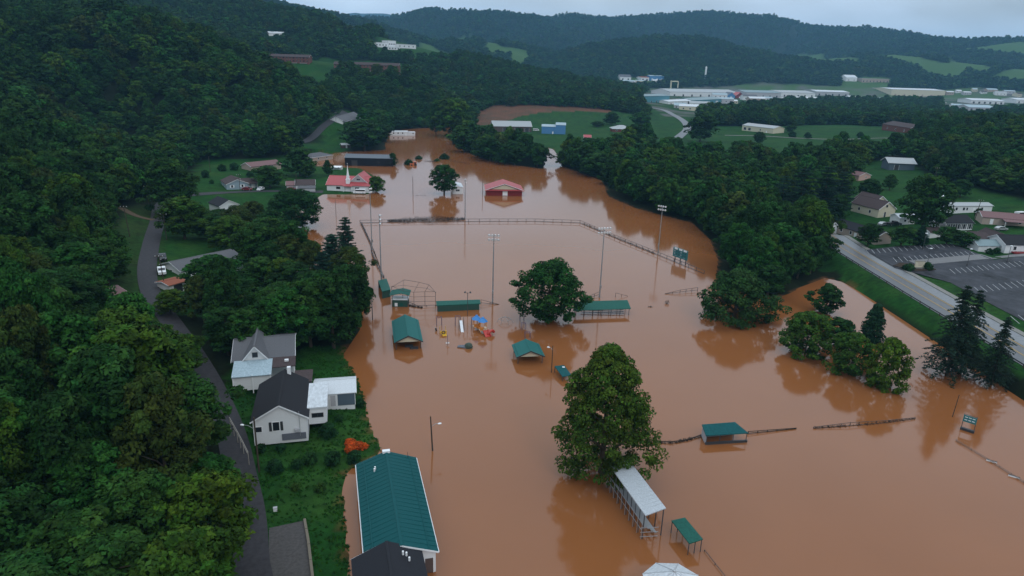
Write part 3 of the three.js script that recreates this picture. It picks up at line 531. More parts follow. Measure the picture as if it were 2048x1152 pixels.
// ---------------------------------------------------------------- woods
{
  const rnd = mulberry(77), spots = [];
  const free = (x, z, r) => { for (const [a, b, q] of taken) if (Math.hypot(a - x, b - z) < q + r) return false; return true; };
  const zone = (d0, d1, step, lod) => {
    for (let d = d0; d < d1; d += step) {
      const half = d * 0.80 + 34;
      for (let x0 = -half; x0 < half; x0 += step) {
        const x = x0 + (rnd() - 0.5) * step * 0.85, z = -d - (rnd() - 0.5) * step * 0.85, u = rnd(), v = rnd();
        if (d < 780 && (flooded(x, z) || roadDist(x, z) < 2.4)) continue;
        if (cleared(x, z)) continue;
        if (d < 780 && !free(x, z, step * 0.3)) continue;
        if (d < 800 && edgeDist(x, z, FLOOD) < 1) continue;
        const big = fbm(x / 60, z / 60, 2.2, 2), hs = 11 + 9 * u * u + big * 7, ws = (7.5 + 6.5 * v) * Math.min(1.9, step / 6.8) * (0.85 + big * 0.5);
        spots.push({ x, z, h: hs, w: Math.min(ws, hs * 1.25), d, lod, t: rnd(), k: rnd() });
      }
    }
  };
  zone(38, 300, 7.0, 0); zone(300, 780, 9.2, 1); zone(780, 1500, 9.5, 2); zone(1500, 2800, 12.5, 3); zone(2800, 4700, 20, 4);
  for (const s of spots) if (s.lod > 2) { const f = s.lod === 4 ? 1.35 : 1.1; s.h *= f * 0.9; }
  const order = spots.filter(s => s.lod < 2 && Math.abs(s.x) < s.d * 0.78 + 14).sort((a, b) => a.d - b.d);
  const alone = new Set(order.slice(0, 210));
  const tone = s => { const n = fbm(s.x / 45, s.z / 45, 8.1, 2); return s.t < 0.3 ? 3 : s.t < 0.55 ? 0 : s.t < 0.68 ? 1 : s.t < 0.8 ? 5 : s.t < 0.9 ? 2 : s.t < 0.95 ? 4 : 6; };
  for (const s of alone) {
    const left = s.x < 0;
    plant(near[Math.floor(s.k * 5) % 5], 'forest_tree', s.x, s.z, s.h, s.w, left ? 'broadleaf tree of the dense dark wood covering the left hillside' : 'broadleaf tree of the dense wood along the right bank', left ? 'trees of the left hillside wood' : 'trees of the right bank wood', tone(s));
  }
  const batches = [[0, mid.map(m => m.crown)], [1, mid.map(m => m.crown)], [2, far], [3, distant], [4, distant]];
  const labels = ['dense green wood on the slopes either side of the flood', 'green wood of the middle distance', 'wood below the hills and around the town', 'wooded hillsides beyond the town', 'hazy forest on the far ridges'];
  const M4 = new THREE.Matrix4(), Q = new THREE.Quaternion(), UPV = new THREE.Vector3(0, 1, 0), col = new THREE.Color();
  for (const [lod, protos] of batches) protos.forEach((g, pi) => {
    const list = spots.filter(s => s.lod === lod && !alone.has(s) && Math.floor(s.k * protos.length) % protos.length === pi);
    if (!list.length) return;
    const im = shade(new THREE.InstancedMesh(g, leafMat, list.length)); im.name = numbered('forest'); im.userData.kind = 'stuff'; tag(im, labels[lod], 'forest');
    list.forEach((s, i) => {
      const y = height(s.x, s.z); Q.setFromAxisAngle(UPV, s.t * 40);
      M4.compose(new THREE.Vector3(s.x, y - 0.4, s.z), Q, new THREE.Vector3(s.w / 10.8, s.h / 16, s.w / 10.8)); im.setMatrixAt(i, M4);
      const t = tints[tone(s)], f = 0.8 + 0.4 * ((s.k * 97) % 1); im.setColorAt(i, col.setRGB(t[0] * f, t[1] * f, t[2] * f));
    });
    im.instanceMatrix.needsUpdate = true; scene.add(im);
  });
  console.log('wood', spots.length);
}


// ---------------------------------------------------------------- builders for houses, sheds, shelters, poles, vehicles
const whiteSiding = (() => { const t = noiseTexture(128, (u, v) => { const k = (v * 8) % 1; return 0.93 + 0.06 * tile(u, v, 6, 4.4, 3) - (k < 0.1 ? 0.1 : 0); }); t.repeat.set(1, 1); return t; })();
function dull(m) { const p = new THREE.MeshPhysicalMaterial({ color: m.color, map: m.map, roughness: m.roughness, specularIntensity: 0.3 }); p.name = m.name; mats[m.name] = p; return p; }
const WALL = {
  white: mat('white_siding', 0.70, 0.71, 0.72, 0.7, { map: whiteSiding }), cream: mat('cream_siding', 0.58, 0.53, 0.40, 0.8, { map: whiteSiding }), tan: mat('tan_siding', 0.38, 0.31, 0.26, 0.85, { map: whiteSiding }),
  blue: mat('blue_grey_siding', 0.27, 0.35, 0.40, 0.8, { map: whiteSiding }), grey: mat('grey_siding', 0.42, 0.42, 0.44, 0.8, { map: whiteSiding }), brick: grainy('brick_wall', 0.17, 0.075, 0.06, 0.9, 3),
  brown: grainy('brown_wall', 0.12, 0.085, 0.075, 0.9, 2), dark: mat('black_metal_wall', 0.009, 0.010, 0.015, 0.7), red: grainy('red_wall', 0.22, 0.03, 0.03, 0.8, 2), slate: mat('slate_blue_wall', 0.08, 0.11, 0.14, 0.7),
  bright: mat('bright_blue_metal', 0.06, 0.19, 0.38, 0.55), teal: mat('teal_metal_wall', 0.06, 0.20, 0.25, 0.6), pink: mat('pinkish_wall', 0.5, 0.33, 0.28, 0.85), block: grainy('grey_block', 0.16, 0.17, 0.2, 0.9, 2),
};
const ROOF = {
  teal: dull(grainy('teal_metal_roof', 0.002, 0.080, 0.085, 0.6, 1)), green: dull(grainy('green_metal_roof', 0.014, 0.105, 0.08, 0.6, 1)), mid: grainy('faded_teal_metal_roof', 0.02, 0.135, 0.125, 0.7, 1), char: grainy('charcoal_shingle', 0.024, 0.025, 0.031, 0.85, 1), black: grainy('black_shingle', 0.022, 0.022, 0.026, 0.85, 1),
  grey: grainy('grey_shingle', 0.13, 0.13, 0.14, 0.85, 1), slate: mat('blue_black_metal_roof', 0.05, 0.065, 0.085, 0.45), brown: grainy('brown_shingle', 0.075, 0.055, 0.055, 0.9, 1), red: grainy('red_metal_roof', 0.42, 0.06, 0.065, 0.5, 1),
  silver: grainy('galvanised_roof', 0.50, 0.53, 0.56, 0.45, 2), white: grainy('white_metal_roof', 0.62, 0.65, 0.68, 0.5, 1), pale: grainy('pale_roof', 0.38, 0.40, 0.41, 0.6, 1), pink: grainy('faded_red_roof', 0.21, 0.12, 0.12, 0.8, 1), rust: grainy('rusty_roof', 0.30, 0.10, 0.06, 0.8, 1), tealgrey: grainy('grey_teal_roof', 0.20, 0.28, 0.30, 0.6, 1), sky: grainy('pale_blue_roof', 0.35, 0.45, 0.5, 0.6, 1),
};
const trim = mat('white_trim', 0.72, 0.73, 0.74, 0.6), glass = mat('dark_window_glass', 0.018, 0.022, 0.028, 0.12), darkTrim = mat('dark_trim', 0.03, 0.032, 0.036, 0.6);
const steel = mat('galvanised_steel', 0.30, 0.31, 0.32, 0.5, { metalness: 0.4 }), darkSteel = mat('dark_steel', 0.05, 0.05, 0.055, 0.6), wood = grainy('weathered_pole_wood', 0.075, 0.058, 0.045, 0.9, 2);
const rust = mat('rusty_pipe', 0.10, 0.07, 0.06, 0.8);
function prism(poly, len) {   // polygon in x, y pushed along z from -len to 0
  const s = new THREE.Shape(poly.map(p => new THREE.Vector2(p[0], p[1])));
  const g = new THREE.ExtrudeGeometry(s, { depth: len, bevelEnabled: false }); g.translate(0, 0, -len); return g;
}
function frame(a, b) {   // local x runs a -> b, local -z leads away behind the line
  const dx = b[0] - a[0], dz = b[1] - a[1]; return { w: Math.hypot(dx, dz), turn: Math.atan2(-dz, dx), mid: [(a[0] + b[0]) / 2, (a[1] + b[1]) / 2] };
}
function backDepth(a, b, c) { const f = frame(a, b), ux = (b[0] - a[0]) / f.w, uz = (b[1] - a[1]) / f.w; return Math.abs((c[0] - b[0]) * -uz + (c[1] - b[1]) * ux); }
function opening(t, o, w, D) {   // o: [kind, side, along 0..1, centre height, width, height]
  const [kind, side, u, v, ow, oh, opt = {}] = o, g = new THREE.Group(), L = side === 'f' || side === 'b' ? w : D, s = (u - 0.5) * L;
  if (side === 'f') g.position.set(s, v, 0.03); if (side === 'b') { g.position.set(-s, v, -D - 0.03); g.rotation.y = Math.PI; }
  if (side === 'r') { g.position.set(w / 2 + 0.03, v, -D / 2 - s); g.rotation.y = Math.PI / 2; } if (side === 'l') { g.position.set(-w / 2 - 0.03, v, -D / 2 + s); g.rotation.y = -Math.PI / 2; }
  g.name = kind; t.add(g);
  if (kind === 'window') {
    const fm = opt.frame || trim;
    box('frame', g, fm, ow + 0.2, 0.1, 0.07, 0, oh / 2 + 0.05, 0); box('frame', g, fm, ow + 0.2, 0.1, 0.09, 0, -oh / 2 - 0.05, 0);
    for (const k of [-1, 1]) box('frame', g, fm, 0.1, oh, 0.07, k * (ow / 2 + 0.05), 0, 0);
    if (ow > 1) box('mullion', g, fm, 0.06, oh, 0.05, 0, 0, 0);
    box('pane', g, glass, ow, oh, 0.03, 0, 0, -0.005);
    if (opt.shutter) for (const k of [-1, 1]) box('shutter', g, opt.shutter, 0.42, oh + 0.1, 0.06, k * (ow / 2 + 0.36), 0, 0.005);
  } else {
    box('leaf', g, opt.mat || trim, ow, oh, 0.08, 0, 0, 0.01); box('frame', g, opt.frame || trim, 0.09, oh + 0.12, 0.1, -ow / 2 - 0.05, 0.03, 0.005); box('frame', g, opt.frame || trim, 0.09, oh + 0.12, 0.1, ow / 2 + 0.05, 0.03, 0.005);
    if (kind === 'door') box('handle', g, darkSteel, 0.08, 0.08, 0.1, ow * 0.38, -0.05, 0.06);
  }
  return g;
}
function house({ name = 'house', label, category = 'house', group, a, b, back, depth, base = 0, eave = 2.8, rise = 1.6, axis = 'x', wall = WALL.white, roof = ROOF.grey, over = 0.35, openings = [], inset = false, roofType = 'gable', sunk = 1.2, chimney, gableMat, ridgeCap, parent }) {
  const f = frame(a, b), D = (depth || backDepth(a, b, back)) - (inset ? 2 * over : 0), w = f.w - (inset ? 2 * over : 0);
  const t = parent || thing(name, label, category, [f.mid[0], base, f.mid[1]], f.turn, group);
  let root = t;
  if (parent) { root = new THREE.Group(); root.name = name; root.position.set(f.mid[0], base, f.mid[1]); root.rotation.y = f.turn; parent.add(root); }
  if (inset) { const c = Math.cos(f.turn), s = Math.sin(f.turn); root.position.x -= s * over; root.position.z -= c * over; }
  const th = 0.16, peak = eave + rise;
  if (roofType === 'gable') {
    const span = axis === 'x' ? D : w, len = axis === 'x' ? w : D, h2 = span / 2;
    const body = prism([[-h2, -sunk], [h2, -sunk], [h2, eave], [0, peak - 0.02], [-h2, eave]], len);
    const e = h2 + over, drop = rise / h2 * over;
    const cov = prism([[-e, eave - drop + 0.02], [0, peak + 0.02], [e, eave - drop + 0.02], [e, eave - drop + th], [0, peak + th + 0.03], [-e, eave - drop + th]], len + 2 * over); cov.translate(0, 0, over);
    if (axis === 'x') { body.rotateY(-Math.PI / 2); body.translate(-w / 2, 0, -D / 2); cov.rotateY(-Math.PI / 2); cov.translate(-w / 2, 0, -D / 2); }
    part('wall', body, wall, root); const rf = part('roof', cov, roof, root);
    const capG = axis === 'x' ? boxGeo(len + 2 * over + 0.02, 0.09, 0.34) : boxGeo(0.34, 0.09, len + 2 * over + 0.02);
    part('ridge_cap', capG, ridgeCap || roof, rf, axis === 'x' ? [0, peak + th + 0.0, -D / 2] : [0, peak + th, -D / 2]);
    // fascia boards along the verges
    const slopeL = Math.hypot(e, rise + drop), ang = Math.atan2(rise + drop, e);
    for (const end of [0, 1]) for (const sd of [-1, 1]) {
      const g = boxGeo(slopeL, 0.2, 0.06), m = part('verge_board', g, trim, rf);
      const q = end ? -len - over - 0.035 : over + 0.035;
      if (axis === 'z') { m.position.set(sd * e / 2, (eave - drop + peak) / 2 + 0.02, q); m.rotation.z = -sd * ang; }
      else { m.position.set(end ? -w / 2 - over - 0.035 : w / 2 + over + 0.035, (eave - drop + peak) / 2 + 0.02, -D / 2 + sd * e / 2); m.rotation.y = Math.PI / 2; m.rotation.order = 'YXZ'; m.rotation.z = sd * ang; }
    }
  } else if (roofType === 'hip') {
    part('wall', boxGeo(w, eave + sunk, D), wall, root, [0, (eave - sunk) / 2, -D / 2]);
    const X = w / 2 + over, Z = D / 2 + over, r = Math.max(0, X - Z), rz = Math.max(0, Z - X);
    const V = [[-X, 0, Z], [X, 0, Z], [X, 0, -Z], [-X, 0, -Z], [-r, rise, rz], [r, rise, rz], [r, rise, -rz], [-r, rise, -rz]].map(p => [p[0], p[1] + eave, p[2] - D / 2]);
    const F = [[0, 1, 5], [0, 5, 4], [1, 2, 6], [1, 6, 5], [2, 3, 7], [2, 7, 6], [3, 0, 4], [3, 4, 7], [4, 5, 6], [4, 6, 7], [0, 2, 1], [0, 3, 2]], P = [], U = [];
    for (const t3 of F) for (const k of t3) { P.push(...V[k]); U.push(V[k][0] / 4, (V[k][2] + V[k][1]) / 4); }
    const g = new THREE.BufferGeometry(); g.setAttribute('position', new THREE.Float32BufferAttribute(P, 3)); g.setAttribute('uv', new THREE.Float32BufferAttribute(U, 2)); g.computeVertexNormals();
    part('roof', g, roof, root); box('fascia', root, trim, 2 * X + 0.04, 0.18, 2 * Z + 0.04, 0, eave - 0.1, -D / 2);
  } else {   // flat
    part('wall', boxGeo(w, eave + sunk, D), wall, root, [0, (eave - sunk) / 2, -D / 2]);
    box('roof', root, roof, w + 2 * over, 0.3, D + 2 * over, 0, eave + 0.15, -D / 2);
  }
  for (const o of openings) opening(root, o, w, D);
  if (chimney) box('chimney', root, WALL.brick, 0.7, 1.5, 0.7, chimney[0], peak + 0.3, chimney[1]);
  if (parent) { root.updateMatrix(); for (const c of [...root.children]) { c.updateMatrix(); c.applyMatrix4(root.matrix); parent.add(c); } parent.remove(root); }
  return { t, root, w, D };
}
function slab(name, parent, mat_, pts, th = 0.12) {   // a thick panel over four corner points (in order), in the parent's frame
  const P = [], top = pts.map(p => [p[0], p[1], p[2]]), bot = pts.map(p => [p[0], p[1] - th, p[2]]);
  const q = (a, b, c, d) => P.push(...a, ...b, ...c, ...a, ...c, ...d);
  q(...top); q(bot[3], bot[2], bot[1], bot[0]); for (let i = 0; i < 4; i++) { const j = (i + 1) % 4; q(top[i], bot[i], bot[j], top[j]); }
  const g = new THREE.BufferGeometry(); g.setAttribute('position', new THREE.Float32BufferAttribute(P, 3));
  const U = []; for (let i = 0; i < P.length; i += 3) U.push(P[i] / 3, (P[i + 2] + P[i + 1]) / 3); g.setAttribute('uv', new THREE.Float32BufferAttribute(U, 2));
  g.computeVertexNormals(); return part(name, g, mat_, parent);
}
// a shelter given by four roof corners [x, z, height]: back-left, back-right, front-right, front-left
function shelter({ name, label, category, group, c, roof, posts = 4, th = 0.14, post = darkSteel, foot = -1.5, r = 0.07, backWall, frontWall, seats }) {
  const ox = (c[0][0] + c[2][0]) / 2, oz = (c[0][1] + c[2][1]) / 2, t = thing(name, label, category, [ox, 0, oz], 0, group);
  const P = c.map(p => [p[0] - ox, p[2], p[1] - oz]);
  const rf = slab('roof', t, roof, [P[3], P[2], P[1], P[0]], th);
  const L = (p, q, k) => [p[0] + (q[0] - p[0]) * k, p[1] + (q[1] - p[1]) * k, p[2] + (q[2] - p[2]) * k];
  const shrink = P.map(p => [p[0] * 0.94, p[1], p[2] * 0.94]);
  for (let i = 0; i < posts; i++) for (const [p, q] of [[shrink[0], shrink[1]], [shrink[3], shrink[2]]]) { const m = L(p, q, posts > 1 ? i / (posts - 1) : 0.5); bar('post', t, post, [m[0], foot, m[2]], [m[0], m[1] - th, m[2]], r); }
  for (const [wall, p, q] of [[backWall, shrink[0], shrink[1]], [frontWall, shrink[3], shrink[2]]]) if (wall) {
    const d = Math.hypot(q[0] - p[0], q[2] - p[2]), m = L(p, q, 0.5), [wm, y0, y1] = wall;
    const o = box('wall_panel', t, wm, d, (y1 ?? m[1] - th) - y0, 0.12, m[0], ((y1 ?? m[1] - th) + y0) / 2, m[2]); o.rotation.y = Math.atan2(-(q[2] - p[2]), q[0] - p[0]);
  }
  return { t, P: shrink, L };
}
function gableShelter({ name, label, group, a, b, back, eave, rise, roof, posts = 3, category = 'pavilion' }) {   // open pavilion, ridge leading away
  const f = frame(a, b), D = backDepth(a, b, back), w = f.w, t = thing(name, label, category, [f.mid[0], 0, f.mid[1]], f.turn, group), h2 = w / 2, th = 0.16;
  const cov = prism([[-h2, eave], [0, eave + rise], [h2, eave], [h2, eave + th], [0, eave + rise + th], [-h2, eave + th]], D); const rf = part('roof', cov, roof, t);
  part('ridge_cap', boxGeo(0.3, 0.08, D), roof, rf, [0, eave + rise + th, -D / 2]);
  for (const sd of [-1, 1]) for (const off of [0.16]) { const y = eave + th + rise * off + 0.03; const m = part('snow_rail', boxGeo(0.09, 0.1, D - 0.3), roof, rf, [sd * h2 * (1 - off), y, -D / 2]); }
  for (const z of [-0.45, -D + 0.45]) { const g = prism([[-h2 * 0.93, eave + 0.02], [h2 * 0.93, eave + 0.02], [0, eave + rise * 0.96]], 0.1); g.translate(0, 0, z); part('gable_panel', g, WALL.cream, t); }
  const lean = Math.hypot(h2, rise), ang = Math.atan2(rise, h2); for (const sd of [-1, 1]) { const m = part('verge_board', boxGeo(lean, 0.22, 0.06), darkTrim, rf, [sd * h2 / 2, eave + rise / 2 + 0.06, 0.04]); m.rotation.z = -sd * ang; }
  for (let i = 0; i < posts; i++) for (const sd of [-1, 1]) bar('post', t, darkSteel, [sd * (h2 - 0.45), -1.6, -0.6 - (D - 1.2) * i / (posts - 1)], [sd * (h2 - 0.45), eave + 0.1, -0.6 - (D - 1.2) * i / (posts - 1)], 0.09);
  for (const sd of [-1, 1]) box('beam', t, darkTrim, 0.14, 0.22, D - 0.6, sd * (h2 - 0.45), eave - 0.02, -D / 2);
  return { t, w, D };
}
const lampGlass = mat('floodlight_face', 0.75, 0.78, 0.8, 0.25);
function lightPole(x, z, h, label, rows = 2, per = 4, turn = 0, lit = lampGlass) {
  const t = thing('floodlight_pole', label, 'light pole', [x, 0, z], turn, 'floodlight poles round the flooded ball fields');
  part('pole', new THREE.CylinderGeometry(0.11, 0.22, h + 1.6, 8), steel, t, [0, h / 2 - 0.8, 0]);
  for (let r = 0; r < rows; r++) {
    const y = h - 0.25 - r * 1.15; box('crossarm', t, steel, per * 0.8, 0.1, 0.1, 0, y, 0.08);
    for (let k = 0; k < per; k++) {
      const g = new THREE.Group(); g.name = 'floodlight'; g.position.set((k - (per - 1) / 2) * 0.8, y + 0.05, 0.25); g.rotation.x = 0.45; t.add(g);
      part('housing', cylGeo(0.16, 0.34, 0.34, 10), trim, g, [0, 0, 0], [-Math.PI / 2, 0, 0]); part('lens', cylGeo(0.34, 0.34, 0.05, 10), lit, g, [0, 0, 0.19], [Math.PI / 2, 0, 0]);
    }
  }
  box('ballast_box', t, steel, 0.4, 0.9, 0.3, 0, 3.2, 0.3);
  return t;
}
function utilityPole(x, z, h, label, { arm, lean = [0, 0], cross = true, y = height(x, z), transformer = false, r = 0.14, group } = {}) {
  const t = thing('utility_pole', label, 'utility pole', [x, Math.max(y, -1), z], 0, group); t.rotation.z = lean[0]; t.rotation.x = lean[1];
  part('pole', new THREE.CylinderGeometry(r * 0.72, r, h + 1.2, 8), wood, t, [0, h / 2 - 0.6, 0]);
  if (cross) { box('crossarm', t, wood, 2.2, 0.12, 0.12, 0, h - 0.5, 0.12); for (const k of [-0.95, 0, 0.95]) part('insulator', cylGeo(0.05, 0.07, 0.2, 6), trim, t, [k, h - 0.34, 0.12]); }
  if (transformer) part('transformer', cylGeo(0.26, 0.26, 0.8, 10), steel, t, [0.35, h - 1.6, 0]);
  if (arm) {
    const g = new THREE.Group(); g.name = 'street_light'; g.position.set(0, arm[0], 0); g.rotation.y = arm[1]; t.add(g);
    bar('bracket', g, steel, [0, 0, 0], [arm[2] * 0.6, 0.45, 0], 0.04); bar('bracket', g, steel, [arm[2] * 0.6, 0.45, 0], [arm[2], 0.4, 0], 0.04); part('lamp_head', new THREE.SphereGeometry(0.22, 10, 6).scale(1.6, 0.6, 0.9), trim, g, [arm[2] + 0.2, 0.38, 0]);
  }
  return t;
}
const tyreMat = mat('tyre_rubber', 0.015, 0.015, 0.016, 0.9), rimMat = mat('wheel_rim', 0.4, 0.41, 0.42, 0.4, { metalness: 0.5 });
function vehicle(name, label, category, x, z, turn, paint, type = 'car', y = null, group) {
  const t = thing(name, label, category, [x, y === null ? height(x, z) + 0.16 : y, z], turn, group);
  const S = { car: { L: 4.5, W: 1.8, side: [[-2.25, 0.35], [2.2, 0.35], [2.25, 0.75], [1.3, 0.92], [0.55, 1.42], [-1.1, 1.45], [-1.9, 0.98], [-2.25, 0.9]], win: [[-1.7, 0.98], [1.1, 0.95], [0.48, 1.36], [-1.05, 1.38]] },
    pickup: { L: 5.4, W: 1.95, side: [[-2.7, 0.5], [2.65, 0.5], [2.7, 1.05], [1.5, 1.18], [0.85, 1.78], [-0.5, 1.8], [-0.7, 1.15], [-2.7, 1.15]], win: [[-0.55, 1.2], [1.35, 1.2], [0.78, 1.7], [-0.45, 1.72]] },
    van: { L: 5.8, W: 2.0, side: [[-2.9, 0.4], [2.85, 0.4], [2.9, 1.0], [2.3, 1.25], [1.7, 2.1], [-2.8, 2.2], [-2.9, 1.2]], win: [[-2.7, 1.35], [2.1, 1.35], [1.6, 2.0], [-2.65, 2.05]] } }[type];
  const sh = new THREE.Shape(S.side.map(p => new THREE.Vector2(...p))), g = new THREE.ExtrudeGeometry(sh, { depth: S.W - 0.16, bevelEnabled: true, bevelSize: 0.07, bevelThickness: 0.08, bevelSegments: 2 }); g.translate(0, 0, -S.W / 2 + 0.08);
  part('body', g, paint, t);
  const wn = new THREE.ExtrudeGeometry(new THREE.Shape(S.win.map(p => new THREE.Vector2(...p))), { depth: S.W + 0.03, bevelEnabled: false }); wn.translate(0, 0, -S.W / 2 - 0.015); part('side_windows', wn, glass, t);
  const A = S.side.slice(2, 5), wsA = new THREE.Vector2(...S.win[1]), wsB = new THREE.Vector2(...S.win[2]);
  const mid2 = wsA.clone().lerp(wsB, 0.5), an = Math.atan2(wsB.y - wsA.y, wsB.x - wsA.x); box('windscreen', t, glass, wsA.distanceTo(wsB), 0.04, S.W - 0.3, mid2.x + 0.17, mid2.y + 0.06, 0, [0, 0, an]);
  for (const sx of [-1, 1]) for (const sz of [-1, 1]) { const w = new THREE.Group(); w.name = 'wheel'; w.position.set(sx * S.L * 0.31, 0.34, sz * (S.W / 2 - 0.08)); t.add(w); part('tyre', cylGeo(0.34, 0.34, 0.22, 14), tyreMat, w, [0, 0, 0], [Math.PI / 2, 0, 0]); part('rim', cylGeo(0.2, 0.2, 0.25, 10), rimMat, w, [0, 0, 0], [Math.PI / 2, 0, 0]); }
  for (const sz of [-1, 1]) { box('headlight', t, lampGlass, 0.06, 0.14, 0.34, S.L / 2 + 0.05, S.side[2][1] - 0.12, sz * (S.W / 2 - 0.35)); box('tail_light', t, WALL.red, 0.06, 0.18, 0.24, -S.L / 2 - 0.06, S.side[2][1] - 0.05, sz * (S.W / 2 - 0.3)); }
  return t;
}
const paintWhite = mat('white_car_paint', 0.72, 0.73, 0.74, 0.25), paintRed = mat('dark_red_car_paint', 0.18, 0.02, 0.025, 0.3), paintBlack = mat('black_car_paint', 0.02, 0.02, 0.024, 0.25), paintNavy = mat('navy_car_paint', 0.02, 0.03, 0.07, 0.3), paintSilver = mat('silver_car_paint', 0.4, 0.41, 0.42, 0.3, { metalness: 0.4 });
// a fence along points [x, z]: posts and rails of its own, mesh left to the water
function fence(name, label, pts, { h = 0.8, step = 3, m = rust, rails = [1], r = 0.035, y = 0, group, category = 'fence', board } = {}) {
  const t = thing(name, label, category, [pts[0][0], y, pts[0][1]], 0, group), o = pts[0];
  for (let i = 0; i < pts.length - 1; i++) {
    const A = pts[i], B = pts[i + 1], L = Math.hypot(B[0] - A[0], B[1] - A[1]), n = Math.max(1, Math.round(L / step));
    const hA = A[2] ?? h, hB = B[2] ?? h;
    for (let k = 0; k < n + (i === pts.length - 2 ? 1 : 0); k++) { const s = k / n, hh = hA + (hB - hA) * s, x = A[0] + (B[0] - A[0]) * s - o[0], z = A[1] + (B[1] - A[1]) * s - o[1]; bar('post', t, m, [x, -1.2, z], [x, hh + 0.04, z], r * 1.2, 5); }
    for (const q of rails) bar('rail', t, m, [A[0] - o[0], hA * q, A[1] - o[1]], [B[0] - o[0], hB * q, B[1] - o[1]], r, 5);
    if (board) { const bm = box('mesh_panel', t, board, L, Math.max(0.2, Math.min(hA, hB)) + 0.6, 0.03, (A[0] + B[0]) / 2 - o[0], (Math.min(hA, hB) - 0.6) / 2, (A[1] + B[1]) / 2 - o[1]); bm.rotation.y = Math.atan2(-(B[1] - A[1]), B[0] - A[0]); }
  }
  return t;
}
// flood wrack: sticks and trash caught along a line
function wrack(label, pts, count, width, seed, hgt = 0.25) {
  const rnd = mulberry(seed), gs = [];
  const seg = []; let T = 0; for (let i = 0; i < pts.length - 1; i++) { const L = Math.hypot(pts[i + 1][0] - pts[i][0], pts[i + 1][1] - pts[i][1]); seg.push([T, L, i]); T += L; }
  for (let k = 0; k < count; k++) {
    const s = rnd() * T, [t0, L, i] = seg.find(q => s <= q[0] + q[1]) || seg[seg.length - 1], u = (s - t0) / L, w = (rnd() + rnd() - 1) * width;
    const bulge = (0.15 + 0.85 * Math.max(0, Math.sin(s / T * Math.PI))) * Math.max(0.1, 0.75 + 1.6 * fbm(s / 7, seed, 0.5, 2));
    const x = pts[i][0] + (pts[i + 1][0] - pts[i][0]) * u, z = pts[i][1] + (pts[i + 1][1] - pts[i][1]) * u + w * bulge;
    const l = (0.3 + rnd() * 1.5) * Math.min(1, 0.35 + width * 0.5), r = 0.02 + rnd() * 0.045; gs.push(moved(new THREE.CylinderGeometry(r * 0.6, r, l, 4), x, rnd() * hgt, z, 1.3 + rnd() * 0.5, rnd() * 6.28, 0));
  }
  const m = shade(new THREE.Mesh(mergeGeometries(gs), mat('wet_driftwood', 0.035, 0.026, 0.02, 0.9))); m.name = numbered('driftwood'); m.userData.kind = 'stuff'; tag(m, label, 'debris'); scene.add(m); return m;
}


// ---------------------------------------------------------------- the near shore
const vent = (t, x, y, z) => part('roof_vent', cylGeo(0.12, 0.12, 0.5, 8), trim, t, [x, y, z]);
{
  const { t, root, w, D } = house({ name: 'community_hall', label: 'long building with bright teal metal gable roof at the near left shore', category: 'building', a: [-16.6,-66.9], b: [-8.02,-69.26], back: [-14.74,-89.65], eave: 3.2, rise: 1.55, axis: 'z', wall: WALL.white, roof: ROOF.teal, over: 0.3, inset: true,
    openings: [['door', 'f', 0.9, 1.1, 1.0, 2.1, { mat: WALL.brown }], ['window', 'r', 0.2, 1.7, 1.2, 1.0], ['window', 'r', 0.4, 1.7, 1.2, 1.0], ['window', 'r', 0.6, 1.7, 1.2, 1.0], ['window', 'r', 0.8, 1.7, 1.2, 1.0], ['window', 'l', 0.3, 1.7, 1.2, 1.0], ['window', 'l', 0.7, 1.7, 1.2, 1.0]] });
  const h2 = w / 2, rf = t.children.find(c => c.name === 'roof');
  for (const sd of [-1, 1]) { const k = 0.80, x = sd * h2 * k; part('snow_rail', boxGeo(0.12, 0.12, D + 0.5), ROOF.teal, rf, [x, 3.2 + 1.55 * (1 - k) + 0.2, -D / 2]); }
  // standing seams of the sheet metal
  const n = Math.round((D + 0.6) / 0.9), ang = Math.atan2(1.55, h2), sl = Math.hypot(h2 + 0.3, 1.55 * (h2 + 0.3) / h2);
  for (let i = 1; i < n; i++) for (const sd of [-1, 1]) { const m = part('roof_seam', boxGeo(sl, 0.03, 0.035), ROOF.teal, rf, [sd * (h2 + 0.3) / 2, 3.2 + 1.55 / 2 - 0.03 + 0.17, 0.3 - i * 0.9]); m.rotation.z = -sd * ang; }
  vent(t, -h2 * 0.45, 3.2 + 1.55 * 0.55 + 0.4, -D + 3.2); vent(t, -h2 * 0.48, 3.2 + 1.55 * 0.52 + 0.4, -D + 3.6);
  box('ridge_unit', t, trim, 1.1, 0.35, 0.6, 0, 4.98, -D - 0.1); part('gutter', boxGeo(0.12, 0.12, D + 0.6), trim, t, [-h2 - 0.35, 3.08, -D / 2]); part('gutter', boxGeo(0.12, 0.12, D + 0.6), trim, t, [h2 + 0.35, 3.08, -D / 2]);
  bar('antenna', t, darkSteel, [h2 * 0.75, 3.3, -D + 0.4], [h2 * 0.75, 4.8, -D + 0.4], 0.03);
}
{
  const { t, root, w, D } = house({ name: 'hall_annex', label: 'dark charcoal shingled gable roof at the bottom edge, in front of the teal roof', category: 'building', a: [-14.1, -52.6], b: [-6.0, -54.9], back: [-10.38,-69.11], eave: 3.6, rise: 1.7, axis: 'z', wall: WALL.white, roof: ROOF.char, over: 0.3, inset: true, openings: [['window', 'r', 0.5, 1.8, 1.1, 1.1], ['window', 'l', 0.5, 1.8, 1.1, 1.1]] });
  vent(t, w * 0.22, 5.1, -D + 1.8); vent(t, w * 0.27, 4.95, -D + 1.9); vent(t, w * 0.3, 4.85, -D + 2.7);
}
